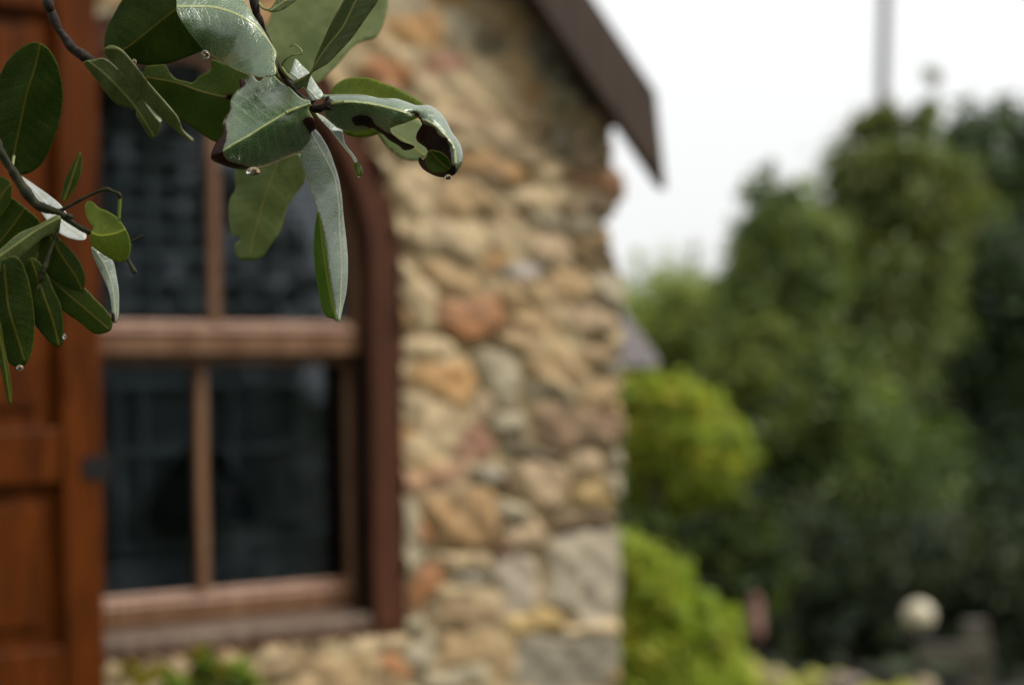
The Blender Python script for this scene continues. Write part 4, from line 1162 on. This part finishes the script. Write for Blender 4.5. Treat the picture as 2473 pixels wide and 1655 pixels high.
leaf(ub, [('olive', dict(outline=[(250, 124), (258, 111), (276, 109), (297, 121), (328, 157), (363, 203), (399, 244), (430, 282), (442, 312), (467, 335), (463, 343), (445, 331), (424, 313), (389, 285), (350, 246), (318, 208), (285, 165), (262, 142)],
      mid=[(258, 116), (290, 120), (326, 158), (362, 205), (398, 247), (428, 284), (442, 316), (464, 340)], d=D1 - .008, ax=.0, ay=.2, fold=.5, seed=17, step=5))], 'folded leaf pointing down with a pale fold line')
leaf(ub, [('sheen_tone', dict(outline=[(335, 222), (340, 222), (364, 255), (389, 288), (388, 294), (384, 293), (360, 263)], mid=[(337, 223), (362, 259), (387, 292)], d=D1 - .001, ax=.4, ay=-1.2, seed=18, step=3, ripple=.2))], 'thin pale sliver added for the shine on a leaf edge')  # separate pale strip that paints the highlight along the drooping leaf's edge

# ---- lower left branch
lb = branch('shaded lower left twig with a large oval leaf above and dark leaves hanging below', 0, 345, F0 - .05)
D2 = F0 - .055
twig(lb, [[(-420, 60, D2 - .05, 20), (-200, 230, D2 - .02, 16), (-20, 330, D2, 10), (0, 362, D2, 10), (22, 398, D2, 10), (49, 443, D2, 12), (68, 470, D2, 13), (89, 494, D2, 12), (118, 506, D2, 10), (143, 514, D2, 9), (179, 541, D2, 7), (205, 556, D2, 6.5), (223, 563, D2, 5)],
          [(143, 510, D2, 5), (170, 496, D2, 4.2), (201, 479, D2 - .002, 4), (235, 463, D2 - .004, 4), (259, 456, D2 - .006, 4.5), (272, 462, D2 - .006, 4), (286, 467, D2 - .006, 5), (291, 478, D2 - .006, 4)],
          [(142, 525, D2, 6), (138, 563, D2 - .002, 5), (122, 606, D2 - .004, 5), (103, 662, D2 - .008, 7), (96, 680, D2 - .008, 4), (89, 702, D2 - .01, 2.5)],
          [(304, 618, D2 - .002, 4.5), (314, 637, D2 - .002, 4.5), (325, 657, D2 - .002, 6.5), (328, 660, D2 - .002, 4)], [(312, 584, D2, 3), (330, 577, D2, 2.6), (344, 571, D2, 3.5), (343, 566, D2, 2)],
          [(160, 520, D2 - .006, 8), (172, 524, D2 - .006, 6), (177, 528, D2 - .006, 3)]], M['gtwig'])
leaf(lb, [('green', dict(outline=[(77, 101), (97, 103), (115, 115), (133, 140), (145, 176), (152, 217), (151, 255), (143, 298), (130, 337), (115, 372), (97, 400), (74, 416), (56, 421), (30, 418), (4, 392), (-18, 330), (-24, 270), (-14, 210), (8, 163), (20, 143), (46, 117)],
      mid=[(98, 105), (84, 166), (64, 230), (48, 306), (33, 378), (30, 416)], d=D2 + .01, ax=-.1, ay=.2, fold=.25, seed=20, step=6))], 'large oval dark green leaf with a pale midrib', petiole=([(34, 375, D2 + .01), (30, 405, D2 + .005), (34, 420, D2)], 3))
leaf(lb, [('green', dict(outline=[(192, 366), (199, 389), (194, 425), (176, 463), (156, 490), (150, 486), (149, 470), (156, 438), (174, 398)], mid=[(153, 488), (170, 440), (192, 372)], d=D2, ax=.3, fold=.2, seed=21, step=5))], 'small upright narrow leaf')
leaf(lb, [('white', dict(outline=[(52, 428), (66, 434), (89, 450), (120, 472), (146, 494), (165, 520), (190, 545), (208, 566), (206, 577), (192, 580), (165, 574), (140, 560), (110, 528), (80, 480)], mid=[(56, 432), (110, 490), (150, 535), (204, 575)], d=D2 + .05, ax=-.3, ay=-2.2, fold=0, seed=22, step=6, ripple=.5))], 'wet leaf with white glare in its colour, behind the twig')
leaf(lb, [('lime', dict(outline=[(214, 485), (226, 490), (241, 503), (256, 508), (272, 517), (288, 530), (299, 546), (310, 566), (316, 590), (313, 613), (303, 630), (292, 634), (272, 628), (246, 613), (223, 594), (218, 578), (219, 562), (225, 550), (214, 534), (206, 510), (206, 494)], mid=[(222, 563), (240, 569), (259, 568), (282, 563), (306, 552)], d=D2 - .008, ax=.2, ay=-.1, fold=.25, seed=23, step=5))], 'heart-shaped yellow-green leaf at the twig end')
leaf(lb, [('under', dict(outline=[(288, 470), (294, 474), (293, 500), (290, 532), (284, 526), (284, 500)], mid=[(291, 472), (288, 528)], d=D2 - .006, ax=.5, seed=24, step=4, ripple=.3))])
leaf(lb, [('sheen_tone', dict(outline=[(221, 596), (236, 606), (254, 614), (272, 630), (281, 666), (287, 711), (286, 762), (279, 780), (269, 774), (270, 746), (262, 702), (241, 653), (226, 621)], mid=[(224, 598), (252, 640), (272, 700), (278, 775)], d=D2, ax=.5, ay=-.1, fold=.3, seed=25, step=5, brown=[[(266, 752), (276, 760), (276, 778), (268, 774)]]))], 'narrow silvery leaf hanging below the heart-shaped leaf')
leaf(lb, [('mid', dict(outline=[(108, 662), (132, 668), (160, 684), (201, 693), (232, 724), (258, 750), (272, 775), (268, 797), (250, 806), (230, 807), (214, 797), (188, 775), (154, 752), (130, 715)], mid=[(112, 666), (150, 700), (195, 738), (262, 795)], d=D2 + .01, ax=.1, ay=.2, fold=.2, seed=26, step=6))], 'lighter green leaf lowest on the right')
leaf(lb, [('green', dict(outline=[(92, 596), (112, 560), (134, 566), (156, 588), (181, 614), (200, 646), (206, 677), (199, 704), (180, 700), (160, 692), (130, 674), (104, 648)], mid=[(118, 566), (150, 620), (180, 665), (198, 700)], d=D2, ax=.1, ay=.15, fold=.2, seed=27, step=6))])
leaf(lb, [('green', dict(outline=[(62, 640), (80, 622), (108, 650), (130, 700), (147, 738), (154, 791), (153, 826), (140, 839), (121, 828), (94, 797), (78, 770), (62, 710)], mid=[(76, 630), (100, 700), (125, 770), (142, 834)], d=D2 - .006, ax=.2, ay=.1, fold=.2, seed=28, step=6))])
leaf(lb, [('green', dict(outline=[(-36, 660), (0, 630), (40, 620), (64, 660), (78, 720), (84, 775), (83, 813), (76, 854), (62, 881), (45, 888), (18, 872), (-6, 810), (-34, 740)], mid=[(10, 640), (20, 740), (40, 810), (58, 870)], d=D2 - .012, ax=.1, ay=.1, fold=.2, seed=29, step=6))], 'large dark leaf with a water drop at its tip')
leaf(lb, [('green', dict(outline=[(-14, 770), (0, 778), (9, 827), (22, 894), (29, 947), (27, 974), (20, 977), (9, 925), (0, 885), (-16, 830)], mid=[(-10, 780), (8, 860), (24, 970)], d=D2 - .02, ax=.5, fold=.2, seed=30, step=5))], 'narrow strip-like leaf at the left edge')
leaf(lb, [('olive', dict(outline=[(136, 520), (148, 532), (134, 560), (98, 578), (58, 613), (20, 642), (-6, 660), (-34, 656), (-30, 628), (0, 603), (45, 564), (89, 545)], mid=[(140, 528), (90, 555), (40, 590), (-30, 640)], d=D2 - .012, ax=.25, ay=-.1, fold=.35, seed=31, step=6))], 'grey-green leaf reaching left from the twig')
leaf(lb, [('green', dict(outline=[(-40, 520), (0, 470), (30, 478), (66, 505), (98, 540), (90, 600), (60, 650), (0, 670), (-40, 620)], mid=[(60, 505), (20, 560), (-30, 620)], d=D2 + .02, ax=.1, ay=.1, fold=.2, seed=32, step=7))])
leaf(lb, [('green', dict(outline=[(-30, 410), (0, 424), (24, 436), (30, 460), (22, 492), (0, 525), (-30, 540)], mid=[(28, 440), (0, 480), (-28, 530)], d=D2 + .012, ax=.1, fold=.2, seed=33, step=6))])
leaf(lb, [('green', dict(outline=[(60, 580), (100, 566), (125, 600), (120, 660), (80, 690), (40, 660)], mid=[(110, 570), (80, 640), (60, 680)], d=D2 + .018, ax=.1, fold=.2, seed=34, step=7))])

# ---- water drops: things of their own, hanging from the leaves
g = N('water'); M['water'] = g.P(Base_Color=(1, 1, 1), Roughness=0.0, IOR=1.333, Transmission_Weight=1.0)
def drop(x, y, d, rx, ry, label, point=0.5):
    s = px(d)
    prof = []
    for i in range(17):
        a = math.pi * i / 16
        zz = -math.cos(a)
        rr = math.sin(a) * (1 - point * max(0, zz) ** 1.2 * 0.75)
        prof.append((max(rr, 0.001) * rx * s, zz * ry * s))
    m = MB(); m.add(*lathe(prof, 24))
    o = m.build('water_drop', M['water'], None, smooth_=True)
    o.location = at(x, y, d); tag(o, label, 'water drop', 'water drops hanging from leaves')
drop(611, 414, F0 - .024, 17, 12, 'wide flattened water drop under the crumpled brown-edged leaf', 0.1)
drop(867, 412, F0 + .010, 9, 17, 'pear-shaped water drop at the dripping tip of the narrow pale leaf', 0.8)
drop(1082, 427, F0 - .006, 8, 7, 'tiny water drop under the curl of the half-eaten leaf', 0.1)
drop(496, 131, F0 - .014, 11, 11, 'dark round water drop at the lower edge of the large glossy top leaf', 0.2)
drop(48, 888, D2 - .013, 8, 8, 'bright small water drop at the tip of the large dark lower left leaf', 0.2)
drop(156, 813, D2 - .007, 5, 7, 'tiny water drop on the right edge of a dark hanging lower left leaf', 0.2)
drop(324, 148, D1 - .004, 6, 7, 'small water drop on the fold of the upper left leaf', 0.2)
